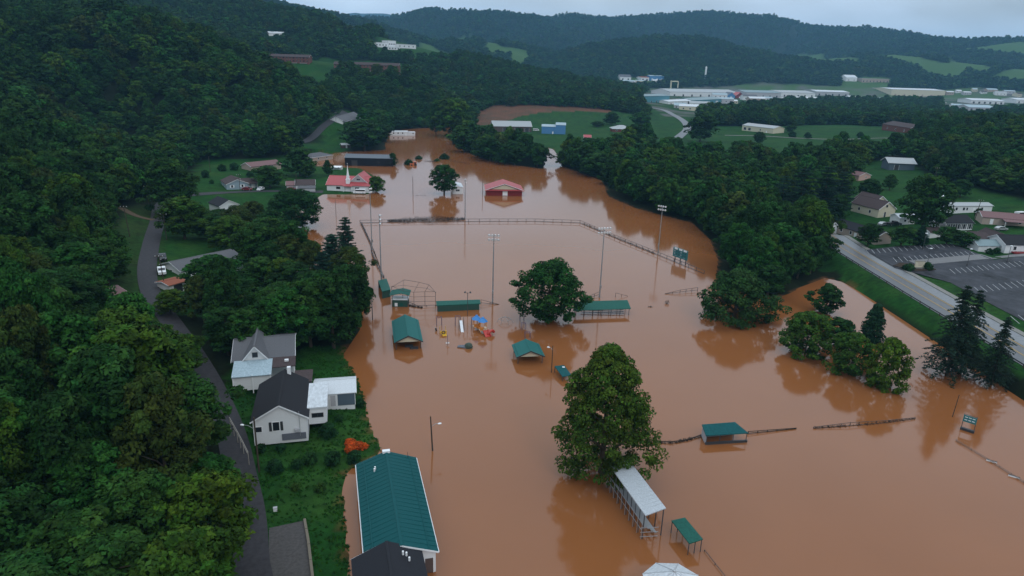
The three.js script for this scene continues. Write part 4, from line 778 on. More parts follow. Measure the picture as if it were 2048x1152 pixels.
// white house with the near-black roof
{
  const { t, w, D } = house({ name: 'house', label: 'white house with near-black gable roof and black shutters on the near shore', a: [-40.36,-95.51], b: [-32.35,-97.52], depth: 13, base: 2.2, eave: 3.2, rise: 2.4, axis: 'z', wall: WALL.white, roof: ROOF.black, over: 0.35,
    openings: [['window', 'f', 0.42, 1.9, 1.0, 1.5, { shutter: darkTrim }], ['window', 'f', 0.1, 1.6, 0.9, 0.9], ['window', 'l', 0.3, 1.8, 1, 1.3], ['window', 'l', 0.7, 1.8, 1, 1.3]] });
  house({ parent: t, a: [w / 2 + 0.05, -2.6], b: [w / 2 + 3.0, -2.6], depth: 9, base: 0.6, eave: 2.5, rise: 0.2, roofType: 'flat', wall: WALL.white, roof: ROOF.white, over: 0.15, sunk: 0.3, openings: [['window', 'f', 0.5, 1.3, 1.7, 0.6, { frame: darkTrim }]] });
  for (const [x, z] of [[w / 2 + 2.7, -2.9], [w / 2 + 2.7, -7], [w / 2 + 2.7, -11.2]]) box('post', t, darkTrim, 0.2, 2.2, 0.2, x, -0.6, z);
  box('foundation', t, WALL.block, w * 0.45, 1.1, 0.16, w * 0.24, -0.1, 0.1); box('air_conditioner', t, WALL.grey, 0.7, 0.5, 0.4, w * 0.3, 1.0, 0.25);
  box('chimney', t, trim, 0.6, 1.4, 0.6, 0.8, 5.9, -D + 0.7);
  bar('service_mast', t, steel, [w * 0.36, 0, 0.35], [w * 0.36, 4.4, 0.35], 0.04); box('porch_roof', t, ROOF.brown, 3.2, 0.14, 5, w / 2 - 1.2, 3.4, -D - 2);
}
{
  const { t, w, D } = house({ name: 'house', label: 'older white house with grey shingled gable roof and long pale porch roof', a: [-51.87,-117.05], b: [-41.63,-119.99], depth: 12.5, base: 2.6, eave: 3.0, rise: 1.9, axis: 'x', wall: WALL.white, roof: ROOF.grey, over: 0.4, openings: [['window', 'f', 0.2, 1.7, 1, 1.3], ['window', 'r', 0.5, 1.7, 1, 1.3]] });
  house({ parent: t, a: [-w * 0.36, 0.7], b: [w * 0.1, 0.7], depth: 9, base: 0, eave: 3.1, rise: 2.9, axis: 'z', wall: WALL.white, roof: ROOF.grey, over: 0.3, openings: [['window', 'f', 0.5, 4.3, 0.8, 0.8, { frame: darkTrim }]] });
  house({ parent: t, a: [w * 0.1, -D - 0.2], b: [w * 0.4, -D - 0.2], depth: 2.4, base: 0, eave: 3.6, rise: 1.4, axis: 'z', wall: WALL.white, roof: ROOF.grey, over: 0.2 });
  slab('porch_roof', t, ROOF.sky, [[-w * 0.48, 2.7, 6.6], [w * 0.16, 2.7, 6.6], [w * 0.16, 3.35, 0.8], [-w * 0.48, 3.35, 0.8]], 0.14);
  slab('porch_roof', t, ROOF.brown, [[w * 0.12, 2.9, 4.0], [w * 0.55, 2.9, 4.0], [w * 0.55, 3.3, 0.3], [w * 0.12, 3.3, 0.3]], 0.14);
  box('porch_wall', t, WALL.white, w * 0.6, 2.6, 0.15, -w * 0.16, 1.1, 6.2);
  for (const x of [-w * 0.46, -w * 0.15, w * 0.14, w * 0.53]) box('porch_post', t, trim, 0.16, 3.6, 0.16, x, 1.0, x > w * 0.2 ? 3.8 : 6.4);
  box('roof_vent', t, trim, 0.7, 0.35, 0.5, w * 0.4, 3.35, 2.2);
}
{
  const { t, w, D } = house({ name: 'garage', label: 'white garage with pale metal roof and slate blue roller door by the shore', category: 'garage', a: [-34.21,-108.48], b: [-27.63,-110.03], depth: 6.2, base: 1.1, eave: 2.5, rise: 1.1, axis: 'x', wall: WALL.white, roof: ROOF.white, over: 0.3,
    openings: [['window', 'f', 0.12, 1.5, 0.6, 0.5, { frame: darkTrim }], ['door', 'f', 0.44, 1.05, 0.9, 2.0, { mat: WALL.grey }], ['garage_door', 'f', 0.78, 1.2, 3.0, 2.3, { mat: WALL.slate }]] });
}
// bushes
const leafOrange = leafMat.clone(); leafOrange.color = lin(1, 1, 1); leafOrange.name = 'orange_petals';
const bushGeo = broadCrown(811, { H: 1.6, R: 1.1, base: 0, profile: 'dome', lobes: 22, leaves: 60, size: 0.12, lobe: 0.36, col: [0.014, 0.045, 0.012], ragged: 0.25 });
const orangeGeo = broadCrown(821, { H: 1.0, R: 1.3, base: 0, profile: 'dome', lobes: 26, leaves: 60, size: 0.13, lobe: 0.34, col: [0.34, 0.055, 0.010], vary: 0.35, ragged: 0.3 });
function shrub(x, z, s, label, tone = 0, group, geo = bushGeo, m, sy = 1) {
  const t = thing('shrub', label, 'shrub', [x, height(x, z) - 0.05, z], (x * 7) % 6, group); t.scale.set(s, s * sy, s);
  part('foliage', geo, m || leafMats[tone], t); part('stem', cylGeo(0.04, 0.07, 0.6, 5), barkMat, t, [0, 0.25, 0]); return t;
}
shrub(-24.84,-96.23, 1.25, 'bright orange flowering clump nearest the teal hall', 0, null, orangeGeo, leafOrange); shrub(-23.71,-96.96, 0.95, 'smaller orange flowering clump on its right, by the water', 0, null, orangeGeo, leafOrange); shrub(-25.7,-97.88, 0.85, 'low orange flowering clump behind the brightest one', 0, null, orangeGeo, leafOrange);
shrub(-34.98,-88.85, 1.3, 'bush on the lawn nearest the street light pole', 3); shrub(-31.95,-90.31, 0.9, 'smallest bush of the row across the near lawn', 3); shrub(-30.41,-91.75, 1.2, 'bush in the middle of the row across the near lawn', 0); shrub(-26.95,-92.01, 1.4, 'dark bush of the lawn row closest to the orange flowers', 3); shrub(-23.98,-93.19, 1.2, 'bush against the corner of the teal hall', 3);
shrub(-29.87,-99.83, 1.5, 'bush under the white lean-to of the black roofed house', 3); shrub(-32.14,-103.58, 1.4, 'bush behind the white lean-to, near the garage', 3); shrub(-29.33,-105.27, 0.8, 'little bush on the grass below the garage', 0); shrub(-26.82,-111.11, 1.0, 'bush at the waterline beside the garage', 3); shrub(-38.92,-94.3, 0.9, 'low bush at the front corner of the black roofed house', 3); shrub(-36.02,-94.9, 0.8, 'low bush under the shuttered window', 3); shrub(-27,-84.94, 0.9, 'straggly bush in the middle of the near lawn', 2); shrub(-30.5,-84.68, 0.7, 'reddish low plant on the near lawn', 4);
// fence rail beside the lane, cabinets, street light
fence('rail_fence', 'pale rail fence between the lane and the black roofed house', [[-45.32,-98.55], [-42.58,-94.58], [-40.47,-91.48], [-38.54,-88.52]], { h: 1.0, step: 2.4, rails: [0.5, 1], r: 0.05, m: mat('bleached_rail', 0.34, 0.31, 0.27, 0.9), y: 3.2 });
utilityPole(-37.15,-88.54, 9.4, 'tall street light pole beside the black roofed house', { arm: [7.4, 2.9, 1.9], cross: false, transformer: false, r: 0.16 });
utilityPole(-12.14,-97.26, 6.2, 'leaning utility pole in the flood beyond the teal hall', { lean: [0.045, 0], cross: false, arm: [4.3, 0.3, 1.2], y: 0 });
const onGround = (x, z, up = 0) => [x, height(x, z) + up, z];
{
  const t = thing('utility_box', 'small white utility box on the near lawn', 'utility box', onGround(-31.69,-79.59), 0.3);
  box('cabinet', t, trim, 0.5, 0.55, 0.4, 0, 0.25, 0); box('lid', t, WALL.grey, 0.56, 0.06, 0.46, 0, 0.55, 0);
}
// paved yard with a low wall at the foot of the lane
let pavedYard;
{
  const poly = pavedYard = [[-31.3,-75.9],[-27.1,-77.7],[-25.4,-73.6],[-22.9,-66.9],[-21.1,-61.1],[-25.7,-60]];
  const cy = poly.reduce((s, p) => s + height(p[0], p[1]), 0) / poly.length + 0.22;
  const sh = new THREE.Shape(poly.map(p => new THREE.Vector2(p[0], -p[1]))); const g = new THREE.ExtrudeGeometry(sh, { depth: 0.6, bevelEnabled: false }); g.rotateX(-Math.PI / 2); g.translate(0, cy - 0.6, 0);
  const y = structure('paved_yard', g, grainy('weathered_concrete_yard', 0.085, 0.078, 0.075, 0.85, 0.3));
  const t = thing('low_wall', 'low pale retaining wall round the paved yard at the bottom left', 'wall', [poly[1][0], cy, poly[1][1]], 0);
  const wm = grainy('pale_block', 0.2, 0.17, 0.13, 0.9, 1);
  for (let i = 1; i < 4; i++) {
    const [ax, az] = poly[i], [bx, bz] = poly[i + 1], L = Math.hypot(bx - ax, bz - az), n = Math.max(1, Math.round(L / 1.1));
    for (let k = 0; k < n; k++) { const s = (k + 0.5) / n; const m = box('block', t, wm, L / n - 0.03, 0.42 + 0.05 * ((k * 7 + i) % 3), 0.34, ax + (bx - ax) * s - poly[1][0], 0.1, az + (bz - az) * s - poly[1][1]); m.rotation.y = Math.atan2(-(bz - az), bx - ax); }
  }
}

// rough grass on the near lawn
{
  const rnd = mulberry(515), cl = leafCloud();
  for (let i = 0; i < 9; i++) { const a = rnd() * 6.28, r = rnd() * 0.16; cl.leaf(rnd, Math.cos(a) * r, 0.07 + rnd() * 0.05, Math.sin(a) * r, Math.cos(a) * 0.8, 0.7, Math.sin(a) * 0.8, 0.11 + rnd() * 0.06, [0.012, 0.056, 0.008], 0.3); }
  const g = cl.build(), M4 = new THREE.Matrix4(), q = new THREE.Quaternion(), col = new THREE.Color(), list = [];
  for (let i = 0; i < 30000 && list.length < 14000; i++) { const x = -58 + rnd() * 48, z = -58 - rnd() * 92; if (!inside(x, z, CLEAR.yard) || flooded(x, z) || roadDist(x, z) < 0.2 || inside(x, z, pavedYard)) continue; if (fbm(x / 2.2, z / 2.2, 3.3, 3) + (rnd() - 0.5) * 0.5 < 0) continue; list.push([x, z]); }
  const im = shade(new THREE.InstancedMesh(g, leafMat, list.length)); im.name = numbered('grass'); im.userData.kind = 'stuff'; tag(im, 'rough grass tufts on the near lawn', 'grass');
  list.forEach(([x, z], i) => { const s = 0.7 + rnd() * 1.1; M4.compose(new THREE.Vector3(x, height(x, z) - 0.03, z), q.setFromAxisAngle(new THREE.Vector3(0, 1, 0), rnd() * 6.28), new THREE.Vector3(s, s * (0.5 + rnd() * 0.8), s)); im.setMatrixAt(i, M4); const f = 0.6 + 0.8 * rnd(), w = 0.8 + 0.9 * rnd(); im.setColorAt(i, col.setRGB(f * w, f, f * 0.8)); });
  scene.add(im);
}


// ---------------------------------------------------------------- the flooded park
// long bleachers with a silver roof
{
  const { t, P, L } = shelter({ name: 'bleacher_shelter', label: 'long silver-roofed bleacher stand in the flood below the tall tree', category: 'bleacher', c: [[15.09,-88.78, 4.0], [18.18,-88.81, 4.6], [21.35,-77.38, 4.6], [18.51,-76.46, 4.0]], roof: ROOF.silver, posts: 2, th: 0.14 });
  // corners: 0 far-left 1 far-right 2 near-right 3 near-left; railing down the left side
  const A = P[3], B = P[0];
  for (let i = 0; i <= 9; i++) { const m = L(A, B, i / 9); bar('rail_post', t, steel, [m[0] - 0.2, -1.2, m[2] + 0.05], [m[0] - 0.2, 2.5, m[2] + 0.05], 0.045); bar('post', t, darkSteel, [m[0], -1.2, m[2]], [m[0], m[1] - 0.1, m[2]], 0.06); }
  for (const y of [1.4, 2.45]) bar('handrail', t, steel, [A[0] - 0.2, y, A[2] + 0.05], [B[0] - 0.2, y, B[2] + 0.05], 0.04);
  const C = P[2], D = P[1];
  for (let i = 0; i <= 6; i++) { const m = L(C, D, i / 6); bar('post', t, darkSteel, [m[0], -1.2, m[2]], [m[0], m[1] - 0.1, m[2]], 0.08); }
  for (let k = 0; k < 4; k++) { const f = 0.14 + k * 0.2, p = L(A, C, f), q = L(B, D, f), dx = q[0] - p[0], dz = q[2] - p[2], m = L(p, q, 0.5); const s = box('seat_plank', t, steel, Math.hypot(dx, dz) * 0.97, 0.06, 0.3, m[0], 1.7 - k * 0.42, m[2]); s.rotation.y = Math.atan2(-dz, dx); }
  for (const y of [0.5, 1.2, 1.9]) bar('end_rail', t, steel, [A[0] - 0.4, y, A[2] + 0.25], [L(A, C, 0.8)[0], y - 0.3, L(A, C, 0.8)[2] + 0.25], 0.04);
  const dx = B[0] - A[0], dz = B[2] - A[2];
  for (let i = 1; i < 16; i++) { const p = L(A, B, i / 16), q = L(C, D, i / 16); const m = bar('roof_seam', t, ROOF.silver, [p[0], p[1] + 0.01, p[2]], [q[0], q[1] + 0.01, q[2]], 0.025, 4); }
}
shelter({ name: 'dugout', label: 'small green-roofed dugout nearest the bottom edge, beside the silver bleachers', category: 'dugout', c: [[22.57,-78.41, 1.9], [24.49,-78.88, 2.1], [25.82,-74.5, 2.1], [23.91,-73.79, 1.9]], roof: ROOF.green, posts: 3, r: 0.06 });
{
  const { t, P } = shelter({ name: 'dugout', label: 'teal-roofed dugout on a dark base right of the tall tree', category: 'dugout', c: [[33.23,-104.18, 2.4], [39.26,-105.4, 2.4], [40.92,-102.99, 1.7], [33.36,-101.73, 1.7]], roof: ROOF.teal, posts: 4, backWall: [WALL.grey, -0.8], r: 0.06 });
  const f = frame([P[3][0], P[3][2]], [P[2][0], P[2][2]]); const m = box('bench_wall', t, darkTrim, f.w + 0.3, 0.6, 0.3, f.mid[0], 0.1, f.mid[1] + 0.15); m.rotation.y = f.turn;
  slab('side_panel', t, WALL.grey, [[P[0][0] - 0.1, 1.9, P[0][2]], [P[3][0] - 0.1, 1.3, P[3][2]], [P[3][0], 1.3, P[3][2]], [P[0][0], 1.9, P[0][2]]], 1.6);
}
// octagonal white-roofed gazebo at the bottom edge
{
  const [x, z] = [19.94,-65.66], t = thing('gazebo', 'white octagonal roof at the bottom edge of the picture', 'gazebo', [x, 0, z], 0);
  const R = 3.6, e = 2.7, ap = 4.3, off = Math.PI / 8;
  for (let i = 0; i < 8; i++) {
    const a = off + i * Math.PI / 4, b = a + Math.PI / 4, p = [Math.cos(a) * R, e, Math.sin(a) * R], q = [Math.cos(b) * R, e, Math.sin(b) * R];
    slab('roof_panel', t, ROOF.white, [q, p, [p[0] * 0.05, ap, p[2] * 0.05], [q[0] * 0.05, ap, q[2] * 0.05]], 0.1);
    bar('hip_cap', t, ROOF.silver, [p[0], p[1] + 0.02, p[2]], [p[0] * 0.05, ap + 0.02, p[2] * 0.05], 0.05, 5);
    bar('post', t, trim, [p[0] * 0.88, -1.5, p[2] * 0.88], [p[0] * 0.88, e, p[2] * 0.88], 0.09);
  }
  part('finial', new THREE.SphereGeometry(0.16, 8, 6), ROOF.silver, t, [0, ap + 0.08, 0]);
}
{
  const big = gableShelter({ name: 'pavilion', label: 'large teal-roofed open pavilion standing in the flood left of the playground', a: [-25.29,-137.1], b: [-19.16,-138.43], back: [-22.43,-151.41], eave: 1.7, rise: 1.5, roof: ROOF.mid, posts: 4 });
  for (const [x, z, s] of [[1.2, -0.6, 1], [0.2, -1.8, 1]]) box('picnic_table', big.t, darkTrim, 1.8, 0.5, 0.8, x, 0.1, z);
  gableShelter({ name: 'pavilion', label: 'small teal-roofed pavilion standing in the flood left of the lamp pole', a: [1.38,-131.56], b: [7.4,-132.52], back: [6.43,-139.23], eave: 1.6, rise: 1.3, roof: ROOF.mid, posts: 2 });
}
{
  const s = shelter({ name: 'picnic_shelter', label: 'tiny tilted teal shelter roof beside the lamp pole', category: 'shelter', c: [[9.22,-128.55, 1.4], [11.2,-128.97, 1.5], [12.46,-124.91, 1.2], [10.62,-124.3, 1.1]], roof: ROOF.teal, posts: 2 });
  box('roof_hatch', s.t, trim, 0.5, 0.08, 0.4, 0.2, 1.45, -1.3);
}
{
  const s = shelter({ name: 'bleacher_shelter', label: 'long green roof on many posts, right of the round tree in the flood', category: 'bleacher', c: [[16.31,-166.06, 2.6], [30.2,-168.51, 2.6], [30.51,-164.22, 1.8], [15.49,-161.41, 1.8]], roof: ROOF.green, posts: 7, r: 0.08 });
  for (let k = 0; k < 3; k++) box('bench', s.t, darkSteel, 11, 0.06, 0.3, 0, 0.35 + 0.25 * k, 0.6 - k * 0.7);
}
shelter({ name: 'dugout', label: 'long low green dugout facing the flooded ball field', category: 'dugout', c: [[-19.35,-164.92, 2.0], [-8.2,-167.12, 2.0], [-7.95,-164.87, 1.7], [-18.93,-162.36, 1.7]], roof: ROOF.green, posts: 5, backWall: [WALL.teal, -1], frontWall: [mat('dark_green_panel', 0.03, 0.075, 0.06, 0.7), -1], th: 0.2 });
shelter({ name: 'dugout', label: 'short green dugout along the left side of the flooded ball field', category: 'dugout', c: [[-37.23,-180.31, 2.1], [-35.25,-182.38, 2.1], [-32.41,-172.78, 2.1], [-34.33,-170.91, 2.1]], roof: ROOF.green, posts: 3, backWall: [mat('dark_green_panel', 0, 0, 0), -1], frontWall: [mat('dark_green_panel', 0, 0, 0), -1], th: 0.2 });
{   // scorer's booth behind home plate
  const [x, z] = [-28.65,-165.12], t = thing('press_box', 'dark green scorer booth with a pitched teal roof behind the backstop', 'booth', [x, 0, z], 0.05);
  const dg = mat('dark_green_panel', 0, 0, 0);
  box('wall', t, dg, 3.9, 2.6, 3.0, 0, 0.55, -1.6); box('counter', t, trim, 4.1, 0.1, 3.2, 0, 1.92, -1.6);
  for (const sx of [-1, 1]) for (const sz of [-0.1, -3.1]) bar('post', t, darkSteel, [sx * 1.95, 0, sz], [sx * 1.95, 3.6, sz], 0.07);
  slab('roof', t, ROOF.green, [[-2.6, 3.3, 0.5], [0.4, 3.9, 0.5], [0.4, 3.9, -3.8], [-2.6, 3.3, -3.8]], 0.12); slab('roof', t, ROOF.green, [[0.4, 3.9, 0.5], [2.5, 3.4, 0.5], [2.5, 3.4, -3.8], [0.4, 3.9, -3.8]], 0.12);
  for (const [u, c] of [[-1, trim], [0.4, ROOF.green]]) box('panel', t, c, 0.7, 0.9, 0.05, u, 0.6, -0.06);
}
{   // backstop cage
  const base = [[-31.64,-170.35], [-28.14,-166.7], [-25.15,-165.81], [-22.39,-166.44], [-19.7,-166.69]], top = [[-30.42,-163.55], [-28.3,-170.12], [-24.13,-168.36], [-21.31,-166.5], [-19.4,-165.4]];
  const o = base[2], t = thing('backstop', 'pipe framed backstop cage with a curved hood behind home plate', 'backstop', [o[0], 0, o[1]], 0), q = (p, y) => [p[0] - o[0], y, p[1] - o[1]], hb = 3.9;
  base.forEach((p, i) => { bar('post', t, rust, q(p, -1), q(p, hb), 0.06, 5); bar('hood_rib', t, rust, q(p, hb), q(top[i], i > 3 ? 4 : 5.8), 0.045, 5); });
  for (let i = 0; i < 4; i++) { for (const y of [1.3, 2.6, hb]) bar('rail', t, rust, q(base[i], y), q(base[i + 1], y), 0.045, 5); bar('hood_rail', t, rust, q(top[i], 5.8), q(top[i + 1], i > 2 ? 4 : 5.8), 0.05, 5); const m1 = [(base[i][0] + top[i][0]) / 2, (base[i][1] + top[i][1]) / 2], m2 = [(base[i + 1][0] + top[i + 1][0]) / 2, (base[i + 1][1] + top[i + 1][1]) / 2]; bar('hood_rail', t, rust, q(m1, 4.85), q(m2, i > 2 ? 3.95 : 4.85), 0.035, 5); }
}
// floodlight poles
{
  const L = [[-5.02,-169.96,18.8,1.3], [24.09,-177.56,19.7,1.4], [49.54,-225.86,16.8,1.7], [-36.62,-181.9,20.4,1.4], [-47.06,-219.92,20.8,1.7], [-19.92,-271.96,16.2,2]].map(a => a);
  const say = ['floodlight pole beyond the playground, left of the round tree in the flood', 'floodlight pole rising behind the long green bleacher roof', 'floodlight pole near the large teal scoreboard', 'floodlight pole at the left dugout', 'tall floodlight pole at the left outfield fence', 'slim floodlight pole at the back outfield fence near the white trailer'];
  const shape = [[2, 4, 0], [2, 5, 0.3], [2, 4, -0.6], [3, 1, 1.2], [2, 2, 1.2], [2, 1, 3.1]];
  L.forEach(([x, z, h], i) => lightPole(x, z, h, say[i], ...shape[i]));
}
// scoreboards
{
  const a = [52.83,-218.06], b = [56.16,-212.49], f = frame(a, b), t = thing('scoreboard', 'large teal scoreboard on three posts at the outfield fence', 'scoreboard', [f.mid[0], 0, f.mid[1]], f.turn);
  const pm = mat('teal_scoreboard_panel', 0.012, 0.14, 0.15, 0.5); const w = f.w;
  for (const k of [-0.38, 0, 0.38]) box('post', t, darkSteel, 0.22, 3.4, 0.22, k * w, 0.4, -0.3);
  box('panel', t, pm, w, 3.1, 0.3, 0, 3.2, 0);
  for (const k of [-0.3, 0.03, 0.34]) box('sign_board', t, trim, w * 0.22, 0.55, 0.06, k * w, 4.45, 0.18);
  for (let i = 0; i < 6; i++) for (let j = 0; j < 2; j++) box('number_window', t, i % 3 ? darkTrim : WALL.grey, 0.4, 0.42, 0.04, (-0.38 + i * 0.15) * w, 3.6 - j * 0.85, 0.17);
  for (const k of [-0.3, 0, 0.3]) box('caption_bar', t, WALL.grey, 0.9, 0.12, 0.04, k * w, 2.1, 0.17);
}
{
  const a = [81.59,-109.71], b = [83.01,-108.39], f = frame(a, b), t = thing('scoreboard', 'small teal scoreboard on two posts in the flood at the right', 'scoreboard', [f.mid[0], 0, f.mid[1]], f.turn), w = f.w;
  for (const k of [-0.5, 0.5]) bar('post', t, darkSteel, [k * w, -1.5, 0], [k * w, 3.1, 0], 0.06);
  box('panel', t, mat('teal_scoreboard_panel', 0, 0, 0), w + 0.1, 1.25, 0.14, 0, 2.3, 0.1); for (let i = 0; i < 3; i++) for (const j of [0, 1]) box('caption_bar', t, trim, 0.42, 0.13, 0.03, (-0.3 + i * 0.3) * w, 2.6 - 0.5 * j - 0.1 * i * 0, 0.185);
  bar('top_rail', t, darkSteel, [-w / 2, 3.05, 0], [w / 2, 3.05, 0], 0.04); box('bench_box', t, darkTrim, w + 0.2, 0.4, 0.5, 0, 0.25, 0.1);
}
// poles in the water
utilityPole(82.77,-114.2, 4.6, 'bare slanted pole in the flood left of the small scoreboard', { cross: false, lean: [-0.05, 0], y: 0, r: 0.08 });
utilityPole(-33.73,-155.27, 8, 'dark slim pole in the flood beside the shore wood', { cross: false, y: 0, r: 0.12 });
utilityPole(8.66,-128.37, 6.0, 'pole with a small lamp arm beside the small teal pavilion', { cross: false, arm: [5.0, 2.6, 0.8], y: 0, r: 0.1 });
utilityPole(-48.1,-319.86, 9, 'utility pole in the flood between the church and the flooded tree', { y: 0, cross: false }); utilityPole(-15.49,-325.24, 7.5, 'utility pole in the flood just left of the red barn', { y: 0, cross: false }); utilityPole(-71.91,-270.34, 7, 'thin pole in the flood below the church', { y: 0, cross: false, r: 0.09 }); utilityPole(48.18,-295.84, 5, 'short pole at the edge of the right bank wood', { y: 0, cross: false, r: 0.09 });
{
  const [x, z] = [-10.92,-160.01], t = thing('lamp_post', 'double-headed park lamp post behind the playground', 'lamp post', [x, 0, z], 0);
  bar('post', t, darkSteel, [0, -1.5, 0], [0, 6.2, 0], 0.08); for (const s of [-1, 1]) { bar('arm', t, darkSteel, [0, 6, 0], [s * 0.6, 6.2, 0], 0.04); part('lamp_head', cylGeo(0.12, 0.26, 0.4, 8), darkSteel, t, [s * 0.65, 6.3, 0]); }
}
// fences round the fields, rails and debris
fence('field_fence', 'outfield fence along the back of the flooded ball field', [[-59.74,-259.15], [-35.17,-264.3], [-9.63,-268.72], [8.5,-271.22], [26.72,-270.94]], { h: 1.1, step: 4, rails: [1, 0.12], r: 0.075, m: darkSteel });
fence('field_fence', 'outfield fence slanting from the back corner past the large scoreboard', [[26.72,-270.94], [39.14,-244.23], [49.72,-223.31], [59.47,-203.38]], { h: 1.1, step: 3.5, rails: [1, 0.15], r: 0.075, m: darkSteel });
fence('field_fence', 'left field fence from the back corner to the short dugout', [[-58.99,-257.49], [-49.17,-227.7], [-46.59,-216.78], [-42.47,-203.56], [-37.24,-188.92]], { h: 0.9, step: 3, rails: [1, 0.15], r: 0.08, m: darkSteel });
fence('field_fence', 'fence from the backstop to the long low dugout', [[-27.1,-168.36], [-24.21,-165.51], [-19.53,-166.31]], { h: 0.4, step: 2, rails: [1], r: 0.06 });
fence('field_fence', 'fence rail sinking into the flood right of the long low dugout', [[-8.03,-169.3, 1.2], [-3.29,-169.33, 0.05]], { step: 2, rails: [1, 0.3], r: 0.06 });
fence('field_fence', 'fence rail rising to the left end of the long green bleacher roof', [[19.2,-175.01, 0.4], [24.38,-178.86, 1.3]], { step: 2, rails: [1, 0.4], r: 0.06 });
fence('field_fence', 'short fence rail behind the right end of the long green roof', [[28.6,-178.4, 1.2], [32.03,-179.15, 0.15]], { step: 2, rails: [1], r: 0.05 });
fence('field_fence', 'fence rail emerging left of the wide tree at the right bank', [[43.07,-182.36, 0.1], [47.58,-183.67, 0.9], [53,-185.53, 1.2]], { step: 2.2, rails: [1, 0.4], r: 0.06 });
fence('field_fence', 'debris-laden fence between the tall tree and the teal dugout', [[24.39,-101.98], [27.5,-101.84], [30.65,-102.67], [33.41,-104.48]], { h: 0.25, step: 2, rails: [1], r: 0.07, m: mat('wet_driftwood', 0.035, 0.026, 0.02, 0.9) });
fence('field_fence', 'dark fence rail right of the teal dugout', [[41.91,-105.64, 0.5], [51.17,-107.91, 0.2]], { step: 2, rails: [1, 0.3], r: 0.07, m: mat('wet_driftwood', 0.035, 0.026, 0.02, 0.9) });
fence('field_fence', 'double fence rail in the flood below the bushy trees', [[54.43,-108.28, 0.3], [61.54,-109.59, 0.7], [68.61,-111.1, 0.5], [75.1,-112.97, 0.3]], { step: 2, rails: [1, 0.1], r: 0.06 });
fence('field_fence', 'half-sunk fence with pale panels at the lower right', [[78.05,-105.38], [79.67,-99.46], [81.16,-92.98], [82.32,-88.02]], { h: 0.3, step: 2.5, rails: [1, 0.3], r: 0.04, m: mat('muddy_pipe', 0.2, 0.14, 0.11, 0.8) });
fence('field_fence', 'single rail running off the bottom edge beyond the small green dugout', [[26.31,-74.7], [27,-72.18], [27.94,-68.86]], { h: 0.25, step: 2.5, rails: [1], r: 0.05 });
for (const [say, x, z, tu] of [['upper pale panel caught on the half-sunk fence', 79.95,-98.87, -0.62], ['lower pale panel caught on the half-sunk fence', 80.61,-94.45, -0.62]]) { const t = thing('fence_panel', say, 'panel', [x, 0, z], tu); box('board', t, trim, 1.5, 0.25, 0.1, 0, 0.12, 0); box('edge', t, darkTrim, 1.5, 0.06, 0.14, 0, 0.28, 0); }
wrack('raft of dark driftwood against the back outfield fence', [[-49.8,-263.19], [-35.64,-267.9], [-19.85,-271.03]], 2200, 6.5, 5, 0.7); wrack('driftwood caught along the slanting outfield fence', [[27.66,-270.15], [39.25,-245], [48.49,-225.74]], 520, 0.9, 6, 0.5); wrack('driftwood beside the fence below the teal dugout', [[24.36,-101.82], [27.89,-101.7], [33.33,-104.14]], 160, 0.35, 7); wrack('driftwood at the scorer booth', [[-26.49,-166.08], [-22.83,-164.87]], 120, 0.8, 8); wrack('driftwood along the left field fence', [[-58.61,-257.55], [-49,-227.72], [-37.24,-188.92]], 420, 0.6, 9, 0.4); wrack('driftwood along the double rail below the bushy trees', [[54.7,-108.3], [65.52,-110.37], [74.91,-112.96]], 150, 0.3, 12);
wrack('floating snag in open water left of the wide tree', [[41.4,-174.16], [42.5,-174.26]], 40, 0.5, 10, 0.9); wrack('floating plank heap behind the tall tree', [[36.22,-170.89], [37.57,-171.01]], 20, 0.2, 11); wrack('dark floating brush in the upper reach of the flood', [[-58.69,-439.6], [-50.67,-436.64]], 160, 2, 13, 0.6); wrack('dark brush farther right in the upper reach of the flood', [[-42.41,-443.26], [-28.76,-432.19]], 160, 2, 14, 0.6); wrack('thin drift line below the utility pole in the upper flood', [[-48.1,-319.86], [-42.08,-320.85]], 40, 0.4, 15);
